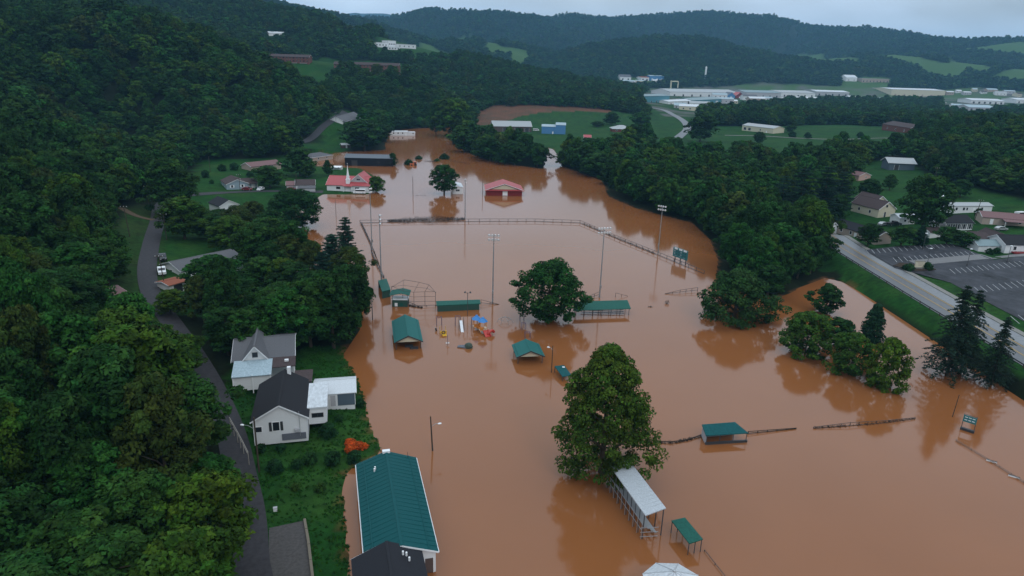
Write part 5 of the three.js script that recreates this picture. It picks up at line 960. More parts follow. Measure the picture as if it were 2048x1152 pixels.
// ---------------------------------------------------------------- playground
{
  const red = mat('red_plastic', 0.42, 0.035, 0.025, 0.45), orange = mat('orange_plastic', 0.55, 0.20, 0.04, 0.45), blue = mat('blue_plastic', 0.02, 0.17, 0.45, 0.4), yellow = mat('yellow_plastic', 0.62, 0.36, 0.03, 0.4), ivory = mat('ivory_plastic', 0.55, 0.45, 0.33, 0.5);
  const [x, z] = [-6.16,-147.13], t = thing('play_structure', 'orange playground tower with two blue roofs and a red slide in the flood', 'play structure', [x, 0, z], 0.25);
  const tower = (ox, oz, h) => { for (const sx of [-0.7, 0.7]) for (const sz of [-0.7, 0.7]) bar('post', t, orange, [ox + sx, -1.5, oz + sz], [ox + sx, h, oz + sz], 0.09); const rf = part('roof', new THREE.CylinderGeometry(0.35, 1.25, 0.8, 6), blue, t, [ox, h + 0.35, oz]); part('roof_cap', cylGeo(0.3, 0.36, 0.2, 6), blue, rf, [0, 0.48, 0]); box('deck', t, ivory, 1.6, 0.12, 1.6, ox, 0.7, oz); box('guard_panel', t, orange, 1.5, 0.8, 0.08, ox, 1.2, oz + 0.78); };
  tower(-0.9, -4.6, 2.6); tower(0.1, -2.2, 2.9); box('bridge', t, orange, 1.0, 0.3, 1.6, -0.4, 0.8, -3.4, [0, 0.4, 0]);
  box('climber_panel', t, ivory, 1.3, 1.1, 0.1, 0.7, 0.7, -1.2); part('bubble_window', new THREE.SphereGeometry(0.35, 10, 8), ivory, t, [0.5, 1.5, -1.3]);
  const sl = slab('slide', t, red, [[0.2, 0.1, 0.9], [1.5, 0.1, 0.6], [1.1, 1.0, -1.2], [-0.1, 1.0, -1.0]], 0.2); slab('slide_side', t, red, [[1.4, 0.4, 0.8], [1.6, 0.4, 0.8], [1.2, 1.3, -1.2], [1.05, 1.3, -1.2]], 0.4); part('tunnel_slide', new THREE.TorusGeometry(0.9, 0.35, 8, 14, 3.4), red, t, [1.7, 0.2, -0.4], [0.2, 0.5, 0.3]);
  const [yx, yz] = [-15.77,-147.91], y = thing('spring_climber', 'yellow playground climber in the flood', 'climber', [yx, 0, yz], 0.3);
  for (const s of [-0.7, 0.7]) for (const q of [-0.4, 0.5]) bar('post', y, yellow, [s, -1.4, q], [s, q > 0 ? 0.9 : 1.7, q], 0.06); box('seat_panel', y, yellow, 1.5, 0.7, 0.12, 0, 0.5, 0.5); part('wheel', new THREE.TorusGeometry(0.35, 0.1, 6, 12), darkTrim, y, [0, 0.5, 0.62]); box('footboard', y, yellow, 1.0, 0.12, 1.1, 0.1, 0.05, 1.1);
  const [sx, sz] = [-11.79,-149.18], s = thing('slide', 'straight steel slide half sunk in the flood', 'slide', [sx, 0, sz], 0.1);
  slab('chute', s, mat('polished_steel', 0.65, 0.67, 0.7, 0.25), [[0.1, 0.05, 0.2], [0.75, 0.05, 0.2], [0.45, 2.0, -2.4], [-0.2, 2.0, -2.4]], 0.06); for (const k of [-0.35, 0.75]) { bar('handrail', s, darkSteel, [k, 2.6, -2.6], [k + 0.2, 0.3, 0.1], 0.05); bar('ladder_leg', s, darkSteel, [k, -1, -2.8], [k, 2.7, -2.6], 0.06); }
  const [gx, gz] = [-10.16,-140.04], g = thing('climbing_rock', 'grey-green climbing boulder with a low ramp in the flood', 'climber', [gx, 0, gz], 0);
  const ic = new THREE.IcosahedronGeometry(0.9, 1); const rk = mulberry(9), pp = ic.attributes.position; for (let i = 0; i < pp.count; i++) { const n = 1 + 0.25 * fbm(pp.getX(i) * 2, pp.getY(i) * 2, pp.getZ(i) * 2, 2); pp.setXYZ(i, pp.getX(i) * n, pp.getY(i) * n, pp.getZ(i) * n); } ic.computeVertexNormals(); part('boulder', ic, grainy('mossy_rock', 0.07, 0.095, 0.075, 0.9, 1), g, [0.9, 0.3, 0]); slab('ramp', g, WALL.block, [[-1.6, 0.25, 0.2], [0.3, 0.3, 0.6], [0.5, 0.5, -0.5], [-1.4, 0.35, -0.4]], 0.3);
  const bars = (label, px, hh, w, n, name = 'monkey_bars') => { const q = thing(name, label, 'climbing bars', [px[0], 0, px[1]], 0.2); for (const k of [0, 1]) { for (const e of [-1, 1]) bar('leg', q, mat('purple_pipe', 0.12, 0.08, 0.12, 0.6), [e * w / 2, -1.2, k * 0.9], [e * w / 2, hh, k * 0.9], 0.05); bar('side_rail', q, mat('purple_pipe', 0, 0, 0), [-w / 2, hh, k * 0.9], [w / 2, hh, k * 0.9], 0.05); } for (let i = 0; i <= n; i++) bar('rung', q, mat('purple_pipe', 0, 0, 0), [-w / 2 + w * i / n, hh, 0], [-w / 2 + w * i / n, hh, 0.9], 0.035); return q; };
  bars('thin climbing bars nearest the round tree in the flood', [2.59,-158.34], 1.8, 1.0, 3); bars('thin climbing bars above the small teal pavilion', [3.82,-146.7], 1.6, 1.2, 3); bars('middle set of thin climbing bars left of the round tree', [2.93,-152.3], 1.7, 1.0, 3); bars('swing frame behind the steel slide', [-12.88,-153.63], 2.4, 1.2, 1, 'swing_frame'); bars('swing frame behind the yellow climber', [-17.3,-153.27], 2.2, 1.2, 1, 'swing_frame'); bars('swing frame left of the orange tower', [-8.87,-153.3], 2.3, 1.4, 1, 'swing_frame');
  const [dx, dz] = [-1.46,-156.27], dm = thing('dome_climber', 'half-sunk pipe dome climber left of the round tree', 'climber', [dx, 0, dz], 0); for (let i = 0; i < 6; i++) { const a = i * Math.PI / 3, c = Math.cos(a), e = Math.sin(a); bar('strut', dm, steel, [c * 2.2, -0.3, e * 2.2], [c * 1.5, 0.9, e * 1.5], 0.035); bar('strut', dm, steel, [c * 1.5, 0.9, e * 1.5], [0, 1.5, 0], 0.035); const a2 = a + Math.PI / 3; bar('hoop', dm, steel, [c * 1.5, 0.9, e * 1.5], [Math.cos(a2) * 1.5, 0.9, Math.sin(a2) * 1.5], 0.035); }
  const [vx, vz] = [-17.57,-149.34], v = thing('spring_rider', 'tiny dark spring rider left of the yellow climber', 'play rider', [vx, 0, vz], 0.4); part('saddle', new THREE.SphereGeometry(0.35, 8, 6).scale(0.6, 1, 1.3), darkTrim, v, [0, 0.4, 0]); bar('handle', v, steel, [-0.3, 0.8, -0.2], [0.3, 0.8, -0.2], 0.04); bar('spring', v, steel, [0, -0.8, 0], [0, 0.2, 0], 0.1);
  const [bx, bz] = [-14.05,-141.16], bp = thing('sign_post', 'short post with white signs right below the yellow climber', 'sign post', [bx, 0, bz], 0); bar('post', bp, mat('purple_pipe', 0, 0, 0), [0, -1, 0], [0, 2.4, 0], 0.06); for (const [u, h] of [[-0.2, 0.5], [0.25, 0.55]]) box('sign_plate', bp, trim, 0.35, 0.3, 0.05, u, h, 0.08);
}


// ---------------------------------------------------------------- houses on the left bank and about the church
function home(label, a, b, o = {}) {
  const mx = (a[0] + b[0]) / 2, mz = (a[1] + b[1]) / 2;
  return house({ label, a, b, base: o.base ?? Math.max(height(mx, mz), 0), ...o });
}
const W = (side, u, v = 1.6, w = 1.0, h = 1.2, opt) => ['window', side, u, v, w, h, opt], DR = (side, u, m) => ['door', side, u, 1.05, 0.95, 2.1, m ? { mat: m } : {}];
home('grey metal-roofed house half hidden by a leafy tree beside the lane', [-90,-176.87], [-79.05,-191.6], { depth: 11, eave: 2.8, rise: 1.7, wall: WALL.white, roof: ROOF.grey, openings: [W('f', 0.85), W('f', 0.6), W('l', 0.5), DR('f', 0.3)] });
{
  const { t, w, D } = home('small carport with a rust orange roof beside the lane', [-85.87,-161.87], [-83.57,-165.9], { name: 'carport', category: 'carport', depth: 5, eave: 2.3, rise: 0.5, wall: WALL.white, roof: ROOF.rust, openings: [['garage_door', 'f', 0.5, 1.0, 2.4, 2.0, { mat: darkTrim }]] });
}
home('small red-walled shed house with a faded red roof left of the lane', [-89.24,-143.5], [-88.03,-146.41], { depth: 5, eave: 2.6, rise: 0.9, wall: WALL.red, roof: ROOF.pink, openings: [DR('r', 0.5), W('f', 0.5)] });
home('orange-red roofed shed deep among the left hillside trees', [-79.06,-125.25], [-78.23,-127.9], { name: 'shed', category: 'shed', depth: 4.5, eave: 2.2, rise: 1.1, wall: WALL.white, roof: ROOF.red, openings: [DR('f', 0.5)] });
home('white porch house with a dark roof above the bay trees', [-116.13,-264.37], [-110.82,-269.86], { depth: 10, eave: 3.2, rise: 1.9, axis: 'z', wall: WALL.white, roof: ROOF.char, openings: [DR('f', 0.5, darkTrim), W('f', 0.2), W('f', 0.8)] });
{
  const { t, w, D } = home('pale blue house with brown roof and white shutters on the lawn', [-134.4,-315.7], [-126.2,-321.05], { depth: 13, eave: 2.7, rise: 2.0, axis: 'z', wall: WALL.blue, roof: ROOF.brown, openings: [W('f', 0.25, 1.6, 0.8, 1.1, { shutter: trim }), W('f', 0.72, 1.6, 0.8, 1.1, { shutter: trim }), W('l', 0.3), W('l', 0.7)] });
  house({ parent: t, a: [w / 2 - 2, -2.2], b: [w / 2 + 4.4, -2.2], depth: 7, base: 0, eave: 2.6, rise: 1.5, axis: 'x', wall: WALL.blue, roof: ROOF.brown, openings: [DR('f', 0.7, trim)] });
  for (let i = 0; i < 4; i++) box('porch_post', t, trim, 0.14, 2.4, 0.14, w / 2 + 0.4 + i * 1.25, 1.2, -0.6); slab('porch_roof', t, ROOF.brown, [[w / 2 + 0.1, 2.4, -0.3], [w / 2 + 4.6, 2.4, -0.3], [w / 2 + 4.6, 2.7, -2.3], [w / 2 + 0.1, 2.7, -2.3]], 0.12); box('porch_rail', t, trim, 4.2, 0.08, 0.06, w / 2 + 2.3, 0.95, -0.55);
}
home('low house with a faded red-brown roof behind the blue house', [-141.18,-364.77], [-130.08,-379.47], { depth: 9, eave: 2.5, rise: 1.7, wall: WALL.tan, roof: ROOF.pink, openings: [W('f', 0.3), W('f', 0.7), DR('f', 0.5)] });
{
  const { t, w, D } = home('grey house with a brown hipped roof left of the church', [-103.27,-319.5], [-94.98,-321.85], { depth: 9, eave: 2.7, rise: 1.8, wall: WALL.white, roof: ROOF.brown, axis: 'x', openings: [W('f', 0.3), DR('f', 0.75)] });
  house({ parent: t, a: [-w / 2 - 4.2, -1.6], b: [-w / 2 - 0.05, -1.6], depth: 7, base: 0, eave: 2.4, rise: 1.3, axis: 'x', wall: WALL.grey, roof: ROOF.pink }); slab('lean_to', t, ROOF.grey, [[-w * 0.4, 1.7, 3.0], [w * 0.55, 1.7, 3.0], [w * 0.55, 2.3, 0.4], [-w * 0.4, 2.3, 0.4]], 0.14); box('lean_to_wall', t, WALL.grey, w * 0.9, 1.8, 0.14, w * 0.07, 0.75, 2.7);
}
// church
{
  const { t, w, D } = home('white church with a bright red metal roof and a tall spire at the water', [-89.69,-323.4], [-69.5,-322.77], { name: 'church', category: 'church', base: 0.3, depth: 14, eave: 3.1, rise: 3.2, axis: 'x', wall: WALL.white, roof: ROOF.red, over: 0.5, openings: [W('f', 0.27, 1.7, 1.8, 0.9, { frame: darkTrim }), W('f', 0.72, 1.7, 1.8, 0.9, { frame: darkTrim }), ['door', 'f', 0.5, 1.15, 1.8, 2.3], W('l', 0.4), W('r', 0.4)] });
  house({ parent: t, a: [-w * 0.02, -2.4], b: [w * 0.47, -2.4], depth: 11.4, base: 0, eave: 3.7, rise: 4.2, axis: 'z', wall: WALL.grey, roof: ROOF.red, over: 0.45, sunk: -3.0, openings: [W('f', 0.5, 5.6, 1.6, 0.7, { frame: WALL.grey })] });
  slab('porch_roof', t, ROOF.red, [[-w * 0.1, 2.9, 1.6], [w * 0.12, 2.9, 1.6], [w * 0.12, 3.4, -0.1], [-w * 0.1, 3.4, -0.1]], 0.14); for (const k of [-0.09, 0.11]) box('porch_post', t, trim, 0.2, 2.9, 0.2, k * w, 1.3, 1.45);
  const st = new THREE.Group(); st.name = 'steeple'; st.position.set(-w * 0.01, 4.2, -1.6); t.add(st);
  box('tower', st, trim, 1.7, 2.2, 1.7, 0, 0.4, 0); box('cornice', st, trim, 2.1, 0.16, 2.1, 0, 1.58, 0); box('belfry', st, trim, 1.2, 1.5, 1.2, 0, 2.4, 0); part('spire', new THREE.ConeGeometry(0.6, 5.4, 8), trim, st, [0, 5.85, 0]); bar('cross', st, trim, [0, 8.4, 0], [0, 9.2, 0], 0.05); bar('cross', st, trim, [-0.25, 8.95, 0], [0.25, 8.95, 0], 0.05);
}
vehicle('passenger_van', 'white passenger van parked at the flooded church front', 'van', -73.5,-320.33, Math.PI + 0.04, paintWhite, 'van', 0.02);
vehicle('parked_car', 'white car parked on the lane right of the blue house', 'car', -119.33,-317.67, -1.7, paintWhite, 'car'); vehicle('parked_car', 'dark red car in front of the blue house', 'car', -125.24,-316.61, 0.05, paintRed, 'car'); vehicle('parked_car', 'red car beside the grey house left of the church', 'car', -105.52,-319.91, 0.1, paintRed, 'car');
vehicle('pickup_truck', 'black pickup parked on the lane verge', 'pickup', -101.24,-189.3, -1.05, paintBlack, 'pickup'); vehicle('pickup_truck', 'white pickup parked on the lane in front of the black one', 'pickup', -94.9,-176.05, -1.05, paintWhite, 'pickup'); vehicle('parked_car', 'dark blue car beside the orange-roofed carport', 'car', -79.56,-156.02, -1.1, paintNavy, 'car');
// black metal building and neighbours
home('long black metal building standing in the flood', [-102.01,-409.72], [-73.9,-411.46], { name: 'metal_building', category: 'building', base: 0, depth: 12, eave: 4.6, rise: 1.6, wall: WALL.dark, roof: ROOF.slate, over: 0.2, sunk: 1.5, openings: [['garage_door', 'f', 0.2, 1.6, 3.2, 3.2, { mat: darkTrim, frame: darkTrim }], W('f', 0.7, 2.2, 1.4, 0.8, { frame: darkTrim })] });
home('grey-roofed house left of the long black building', [-124.74,-420.51], [-116.04,-436.22], { depth: 11, eave: 2.6, rise: 1.8, roofType: 'hip', wall: WALL.tan, roof: ROOF.grey, openings: [W('f', 0.3), W('f', 0.7)] });
{
  const [x, z] = [-101.79,-389.98], t = thing('camper_trailer', 'white camper trailer with an awning behind the church', 'trailer', [x, 0.2, z], 0.1);
  box('body', t, trim, 6, 2.1, 2.3, 0, 1.25, 0); box('window', t, glass, 1.2, 0.6, 0.05, -1, 1.6, 1.17); box('window', t, glass, 0.9, 0.6, 0.05, 1.2, 1.6, 1.17); slab('awning', t, trim, [[-2, 1.9, 3], [2.6, 1.9, 3], [2.6, 2.3, 1.16], [-2, 2.3, 1.16]], 0.05); for (const k of [-1, 0.2]) part('wheel', cylGeo(0.34, 0.34, 0.25, 10), tyreMat, t, [k, 0.2, 1.1], [Math.PI / 2, 0, 0]);
}
home('small shed with a pale roof behind the black building', [-123.03,-487.96], [-117.34,-490.84], { name: 'shed', category: 'shed', depth: 5, eave: 2.2, rise: 1, wall: WALL.brown, roof: ROOF.pale, openings: [DR('f', 0.5)] });
{ const { t, w, D } = home('white house with a grey roof on the hillside lawn', [-136.54,-548.38], [-136.08,-607.79], { depth: 11, eave: 3, rise: 3.2, wall: WALL.white, roof: ROOF.grey, axis: 'x', openings: [W('f', 0.15), W('f', 0.35), W('f', 0.6), W('f', 0.85), DR('f', 0.48)] }); slab('porch_roof', t, ROOF.grey, [[-w * 0.5, 2.4, 2.4], [w * 0.3, 2.4, 2.4], [w * 0.3, 2.8, 0.1], [-w * 0.5, 2.8, 0.1]], 0.14); for (const k of [-0.48, -0.1, 0.28]) box('porch_post', t, trim, 0.15, 2.6, 0.15, k * w, 1.1, 2.2); }
{ const { t, w, D } = home('long white mobile home standing at the head of the flood', [-107.59,-590.97], [-92.97,-595.44], { name: 'mobile_home', category: 'mobile home', base: 0, depth: 6, eave: 3.2, rise: 0.5, wall: WALL.white, roof: ROOF.white, over: 0.15, openings: [W('f', 0.2, 2), W('f', 0.45, 2), W('f', 0.7, 2), DR('f', 0.88)] }); house({ parent: t, a: [w / 2 + 0.05, 0], b: [w / 2 + 6.2, 0], depth: 5.6, base: 0, eave: 2.6, rise: 0.4, wall: WALL.white, roof: ROOF.white, over: 0.1, openings: [W('f', 0.7, 1.7, 0.9, 0.9)] }); }
{ const { t, w } = home('small white trailer in the flood right of the dark tree', [-30.06,-326.82], [-25.05,-327.66], { name: 'mobile_home', category: 'mobile home', base: 0, depth: 12, eave: 3.2, rise: 0.5, axis: 'z', wall: WALL.white, roof: ROOF.white, over: 0.12, sunk: 1.6, openings: [W('f', 0.5, 1.8, 1.8, 0.9), W('r', 0.3), W('r', 0.7)] }); }
{ const { t, w, D } = home('red barn with a bright red roof standing in the flood', [-13.59,-325.56], [3.49,-327.05], { name: 'barn', category: 'barn', base: 0, depth: 13, eave: 2.9, rise: 2.8, axis: 'z', wall: WALL.red, roof: ROOF.red, over: 0.6, sunk: 1.6, openings: [['barn_door', 'f', 0.52, 1.2, 2.2, 2.2]] }); const h2 = w / 2; const g = prism([[-h2 * 0.72, 3.1], [h2 * 0.72, 3.1], [0, 5.2]], 0.1); part('gable_panel', g, WALL.cream, t, [0, 0, 0.16]); slab('lean_to', t, ROOF.red, [[-h2 - 0.9, 2.6, 0.9], [h2 + 0.9, 2.6, 0.9], [h2 + 0.5, 3.1, -0.2], [-h2 - 0.5, 3.1, -0.2]], 0.14); }
{ const [x, z] = [-62.29,-420.43], t = thing('tractor', 'half-sunk orange machine in the upper reach of the flood', 'tractor', [x, 0, z], 0.4), om = mat('orange_machine_paint', 0.5, 0.13, 0.05, 0.5); box('cab', t, om, 2, 2.0, 1.8, 0.4, 1.0, 0); box('cab_window', t, glass, 1.4, 0.8, 1.86, 0.4, 1.4, 0); box('hood', t, om, 2.2, 1.0, 1.5, -1.6, 0.6, 0); part('wheel', cylGeo(0.8, 0.8, 0.5, 12), tyreMat, t, [0.6, 0.2, 1.0], [Math.PI / 2, 0, 0]); part('wheel', cylGeo(0.5, 0.5, 0.4, 12), tyreMat, t, [-1.8, 0.1, 0.9], [Math.PI / 2, 0, 0]); }
shrub(-65.89,-421.87, 3.2, 'bush standing in the flood beside the orange machine', 3); shrub(-63.42,-448.29, 2.6, 'bush top in the flood behind the orange machine', 3); shrub(-50.58,-441.42, 2.2, 'left of two bush tops in the upper reach of the flood', 0); shrub(-46.87,-452.09, 3.4, 'right of two bush tops in the upper reach of the flood', 3);
shrub(-153.35,-336.58, 2.2, 'dark round bush at the edge of the left lawn', 3); shrub(-153.87,-358.13, 2.2, 'round bush on the lawn behind the blue house', 3); shrub(-149.99,-364.16, 2.4, 'second round bush on the lawn behind the blue house', 3); shrub(-134.41,-345.13, 2.2, 'bush beside the roof of the blue house', 3); shrub(-144.98,-324.36, 1.2, 'small bush on the lawn left of the blue house', 0);
utilityPole(-120.27,-207.29, 10, 'leaning utility pole on the grassy verge left of the lane', { lean: [0.06, 0] }); utilityPole(-88.34,-164.39, 9, 'utility pole in front of the white pickup', { lean: [0.05, 0] }); utilityPole(-111.76,-212.93, 9, 'utility pole on the right of the upper lane', {}); utilityPole(-139.5,-256.28, 9, 'utility pole at the head of the lane', {}); utilityPole(-141.04,-544.53, 9, 'utility pole left of the white hillside house', {}); utilityPole(-127.64,-314.37, 8, 'utility pole beside the blue house', {}); utilityPole(-103.18,-320.73, 8, 'utility pole in front of the grey house near the church', { cross: false }); utilityPole(-157.65,-352.33, 8, 'utility pole on the left lawn', { cross: false });
// ---------------------------------------------------------------- farm by the ploughed field
home('long brown barn with a pale roof beside the ploughed field', [-22.03,-648.54], [13.91,-655.13], { name: 'barn', category: 'barn', depth: 16, eave: 5.0, rise: 4.2, wall: WALL.brown, roof: ROOF.pale, over: 0.5, openings: [['barn_door', 'f', 0.3, 1.9, 3.2, 3.6, { mat: darkTrim }], ['barn_door', 'f', 0.62, 1.9, 4, 3.6, { mat: darkTrim }], ['barn_door', 'f', 0.88, 1.9, 4, 3.6, { mat: darkTrim }]] });
{ const { t, w, D } = home('bright blue two-part metal shed right of the brown barn', [22.93,-643.17], [35.82,-642.39], { name: 'metal_shed', category: 'shed', depth: 11, eave: 6.4, rise: 1.6, wall: WALL.bright, roof: ROOF.sky, over: 0.2, openings: [DR('f', 0.8)] }); house({ parent: t, a: [w / 2 + 0.05, 0.3], b: [w / 2 + 9, 0.3], depth: 11, base: 0, eave: 8.2, rise: 1.8, wall: WALL.bright, roof: ROOF.sky, over: 0.2, openings: [['garage_door', 'f', 0.5, 1.8, 3.6, 3.6, { mat: WALL.bright, frame: WALL.bright }]] }); }
home('low brick house with a pale hipped roof near the valley road', [92.03,-667.83], [110.37,-669.11], { depth: 14, eave: 3, rise: 3, roofType: 'hip', wall: WALL.brick, roof: ROOF.pale, over: 0.8, openings: [W('f', 0.2, 1.6, 1.6, 1.2), W('f', 0.5, 1.6, 1.6, 1.2), DR('f', 0.75)] });
home('white-walled shed with a red roof at the corner of the green field', [56.38,-580.83], [62.2,-580.66], { name: 'shed', category: 'shed', depth: 7, eave: 3, rise: 1.6, wall: WALL.white, roof: ROOF.red, openings: [DR('f', 0.5)] });
vehicle('parked_truck', 'white truck parked between the brown barn and the blue shed', 'truck', 18.43,-666.84, 0.1, paintWhite, 'van'); vehicle('parked_car', 'white car at the low brick house', 'car', 116.15,-681.03, 0.3, paintWhite, 'van'); vehicle('parked_car', 'dark car under the left end of the brown barn', 'car', -23.93,-626.3, 0.2, paintSilver, 'van');
// ---------------------------------------------------------------- brick flats on the hill
function flats(label, a, b, n, H) {
  const op = []; for (let i = 0; i < n; i++) for (let k = 0; k < 2; k++) op.push(['window', 'f', (i + 0.5) / n, 2.4 + k * 3.2, 1.7, 1.5, { frame: i % 3 === 1 ? WALL.red : WALL.tan }]);
  const { t, w, D } = home(label, a, b, { name: 'apartment_building', category: 'apartments', sunk: 6, depth: 13, eave: H, rise: 2.6, wall: WALL.brick, roof: ROOF.brown, over: 0.5, openings: op });
  for (let i = 0; i < 4; i++) box('porch_slab', t, paleRoad, w * 0.16, 1.0, 1.6, (i - 1.5) * w * 0.24, 0.2, 0.85);
  return t;
}
flats('left brick apartment block high on the wooded hill', [-279.36,54.26,-800].filter((_, i) => i !== 1), [-234.06,55.02,-800].filter((_, i) => i !== 1), 12, 6.6); flats('longer brick apartment block to its right above the trees', [-206.54,47.29,-800].filter((_, i) => i !== 1), [-134.25,48.29,-800].filter((_, i) => i !== 1), 18, 6.8);
home('white building peeking from the woods above the left brick block', [-364.79,-1055.24], [-345.5,-1067.87], { depth: 10, eave: 4, rise: 2, sunk: 9, wall: WALL.white, roof: ROOF.white, openings: [W('f', 0.3), W('f', 0.7)] });
for (const [say, a, b, dp, e, rf] of [['white institutional block on the far hill, left wing', [-221.03,-1107.13], [-204.35,-1125.08], 14, 7, ROOF.pale], ['white institutional block on the far hill, tallest part', [-203.73,-1125.95], [-194.35,-1139.63], 14, 10, ROOF.white], ['long pale wing of the institutional block on the far hill', [-192.55,-1138.23], [-167.6,-1173.35], 16, 6, ROOF.pale], ['low white-roofed hall in front of the institutional block', [-202.34,-1113.57], [-186.67,-1130.85], 12, 4, ROOF.white]]) house({ name: 'institution', label: say, category: 'building', a, b, base: height((a[0] + b[0]) / 2, (a[1] + b[1]) / 2), depth: dp, eave: e, roofType: 'flat', wall: WALL.white, roof: rf, sunk: 6, openings: [0.15, 0.38, 0.62, 0.85].map(u => W('f', u, e * 0.5, 2.2, 2)) });
home('small red house below the institutional block on the far hill', [-120.52,-1198.29], [-183.7,-2037.58], { depth: 10, eave: 5, rise: 3, wall: WALL.red, roof: ROOF.white, openings: [W('f', 0.5, 2.4, 2, 1.6)] });
// ---------------------------------------------------------------- works and warehouses across the valley
function works(label, a, b, o) { return house({ name: o.name || 'warehouse', label, category: 'warehouse', group: 'warehouses across the valley', a, b, base: height((a[0] + b[0]) / 2, (a[1] + b[1]) / 2), over: 0.6, sunk: 8, roofType: 'gable', rise: 2, ...o }); }
const doors = (n, w, h, m = trim) => Array.from({ length: n }, (_, i) => ['loading_door', 'f', (i + 0.5) / n, h / 2, w, h, { mat: m }]);
works('teal warehouse at the left end of the works', [190.33,-1070.2], [239.65,-1120.25], { depth: 30, eave: 10, wall: WALL.teal, roof: ROOF.tealgrey, openings: doors(5, 3, 3, darkTrim) });
works('grey-teal warehouse with white doors', [284.85,-1155.28], [359.94,-1251.92], { depth: 30, eave: 9, rise: 3, wall: WALL.teal, roof: ROOF.tealgrey, openings: doors(3, 9, 6) });
works('low white building left of the warehouse with white doors', [231.82,-1090.16], [282.27,-1151.41], { depth: 20, eave: 5, wall: WALL.white, roof: ROOF.white, openings: doors(4, 2.5, 3, darkTrim) });
works('long grey-roofed factory behind the teal warehouse', [315.85,-1473.8], [478.94,-1544.81], { depth: 70, eave: 9, rise: 5, wall: WALL.white, roof: ROOF.pale, openings: doors(8, 4, 4, darkTrim) });
works('small hall with a blue peaked front at the factory end', [440.93,-1495.89], [460.95,-1506.38], { depth: 14, eave: 5, rise: 7, axis: 'z', wall: WALL.bright, roof: ROOF.slate, openings: doors(1, 5, 3) });
works('small hall with a red peaked front at the factory end', [462.2,-1507.01], [483.54,-1517.53], { depth: 14, eave: 5, rise: 7, axis: 'z', wall: WALL.red, roof: ROOF.red, openings: doors(1, 5, 3) });
works('grey factory shed right of the red peaked hall', [499.72,-1555.51], [583,-1579.75], { depth: 60, eave: 10, rise: 4, wall: WALL.grey, roof: ROOF.tealgrey, openings: doors(5, 4, 4, darkTrim) });
works('pale factory shed in the middle of the works', [603.21,-1629.23], [694.13,-1660.65], { depth: 70, eave: 9, rise: 4, wall: WALL.white, roof: ROOF.pale, openings: doors(5, 4, 4, darkTrim) });
works('bright white-roofed factory left of the cream warehouse', [762.71,-1820.57], [846.8,-1819.72], { depth: 80, eave: 9, rise: 3, wall: WALL.grey, roof: ROOF.white, openings: doors(5, 4, 4, darkTrim) });
works('low white shed in front of the works', [595.05,-1509.82], [644.63,-1513.96], { depth: 16, eave: 5, wall: WALL.white, roof: ROOF.white, openings: doors(4, 2.5, 3, darkTrim) });
works('largest cream warehouse with a bright white roof', [1031.04,-1968.42], [1185.93,-1979.35], { depth: 110, eave: 17, rise: 3, wall: WALL.cream, roof: ROOF.white, openings: doors(6, 5, 5, WALL.tan) });
works('white domed building on the rise behind the works', [974.82,-2131.77], [1011.87,-2141.24], { depth: 30, eave: 10, rise: 7, wall: WALL.white, roof: ROOF.white, openings: doors(2, 4, 5, WALL.grey) });
works('long pale school-like building on the rise behind the works', [1022.63,-2131.58], [1113.94,-2152.48], { depth: 30, eave: 10, roofType: 'flat', wall: WALL.tan, roof: ROOF.white, openings: doors(8, 3, 4, glass) });
works('white-roofed depot at the far right', [1002.94,-1572.1], [1071.26,-1565.17], { depth: 60, eave: 7, rise: 3, wall: WALL.white, roof: ROOF.white, openings: doors(6, 4, 4, darkTrim) });
works('pale blue-roofed depot in front of the white one at the far right', [836.31,-1312.38], [883.36,-1311.19], { depth: 40, eave: 6, rise: 4, wall: WALL.grey, roof: ROOF.sky, openings: doors(5, 4, 4, darkTrim) });
works('white shed cut by the right edge of the picture', [1163.49,-1660.09], [1231.58,-1676.63], { depth: 40, eave: 8, rise: 3, wall: WALL.white, roof: ROOF.white, openings: doors(4, 4, 4, darkTrim) });
works('blue hall beyond the woods left of the works', [366.67,-1989.6], [409,-2006.47], { depth: 30, eave: 12, wall: WALL.bright, roof: ROOF.sky, openings: doors(3, 5, 5) });
works('white shop beyond the woods left of the blue hall', [338.88,-1972.68], [362.69,-1982.33], { depth: 25, eave: 9, wall: WALL.white, roof: ROOF.rust, openings: doors(2, 5, 5, glass) });
works('white gabled shop at the left end of the far town row', [280.6,-1970.68], [311.65,-1975.48], { depth: 25, eave: 8, rise: 6, wall: WALL.white, roof: ROOF.grey, openings: doors(2, 4, 4, glass) });
{ const [x, z] = [402.34,-1877.8], y = height(x, z), t = thing('factory_duct', 'bent pale duct and stack at the left end of the factory', 'duct', [x, y, z], 0); const dm = WALL.cream; bar('stack', t, dm, [0, 0, 0], [0, 24, 0], 2, 10); bar('cross_duct', t, dm, [0, 22, 2], [18, 22, 2], 1.6, 10); bar('down_duct', t, dm, [18, 22, 2], [18, 6, 2], 1.6, 10); }
{ const [x, z] = [527.66,-2021.38], y = height(x, z), t = thing('water_tank', 'slim pale tower on the wooded hill behind the factory', 'tower', [x, y, z], 0); part('shaft', cylGeo(2.4, 2.8, 34, 12), trim, t, [0, 17, 0]); part('cap', new THREE.ConeGeometry(2.9, 2, 12), trim, t, [0, 35, 0]); }
{ const { t } = home('cream flat-fronted building with a carport in the meadow', [227.64,-708.07], [247.29,-675.26], { name: 'office', category: 'building', depth: 16, eave: 5, rise: 2, wall: WALL.cream, roof: ROOF.pale, openings: [W('f', 0.1, 2, 3, 2.6), W('f', 0.25, 2, 3, 2.6), W('f', 0.6, 2.4, 1.5, 1.5), DR('f', 0.8)] }); }
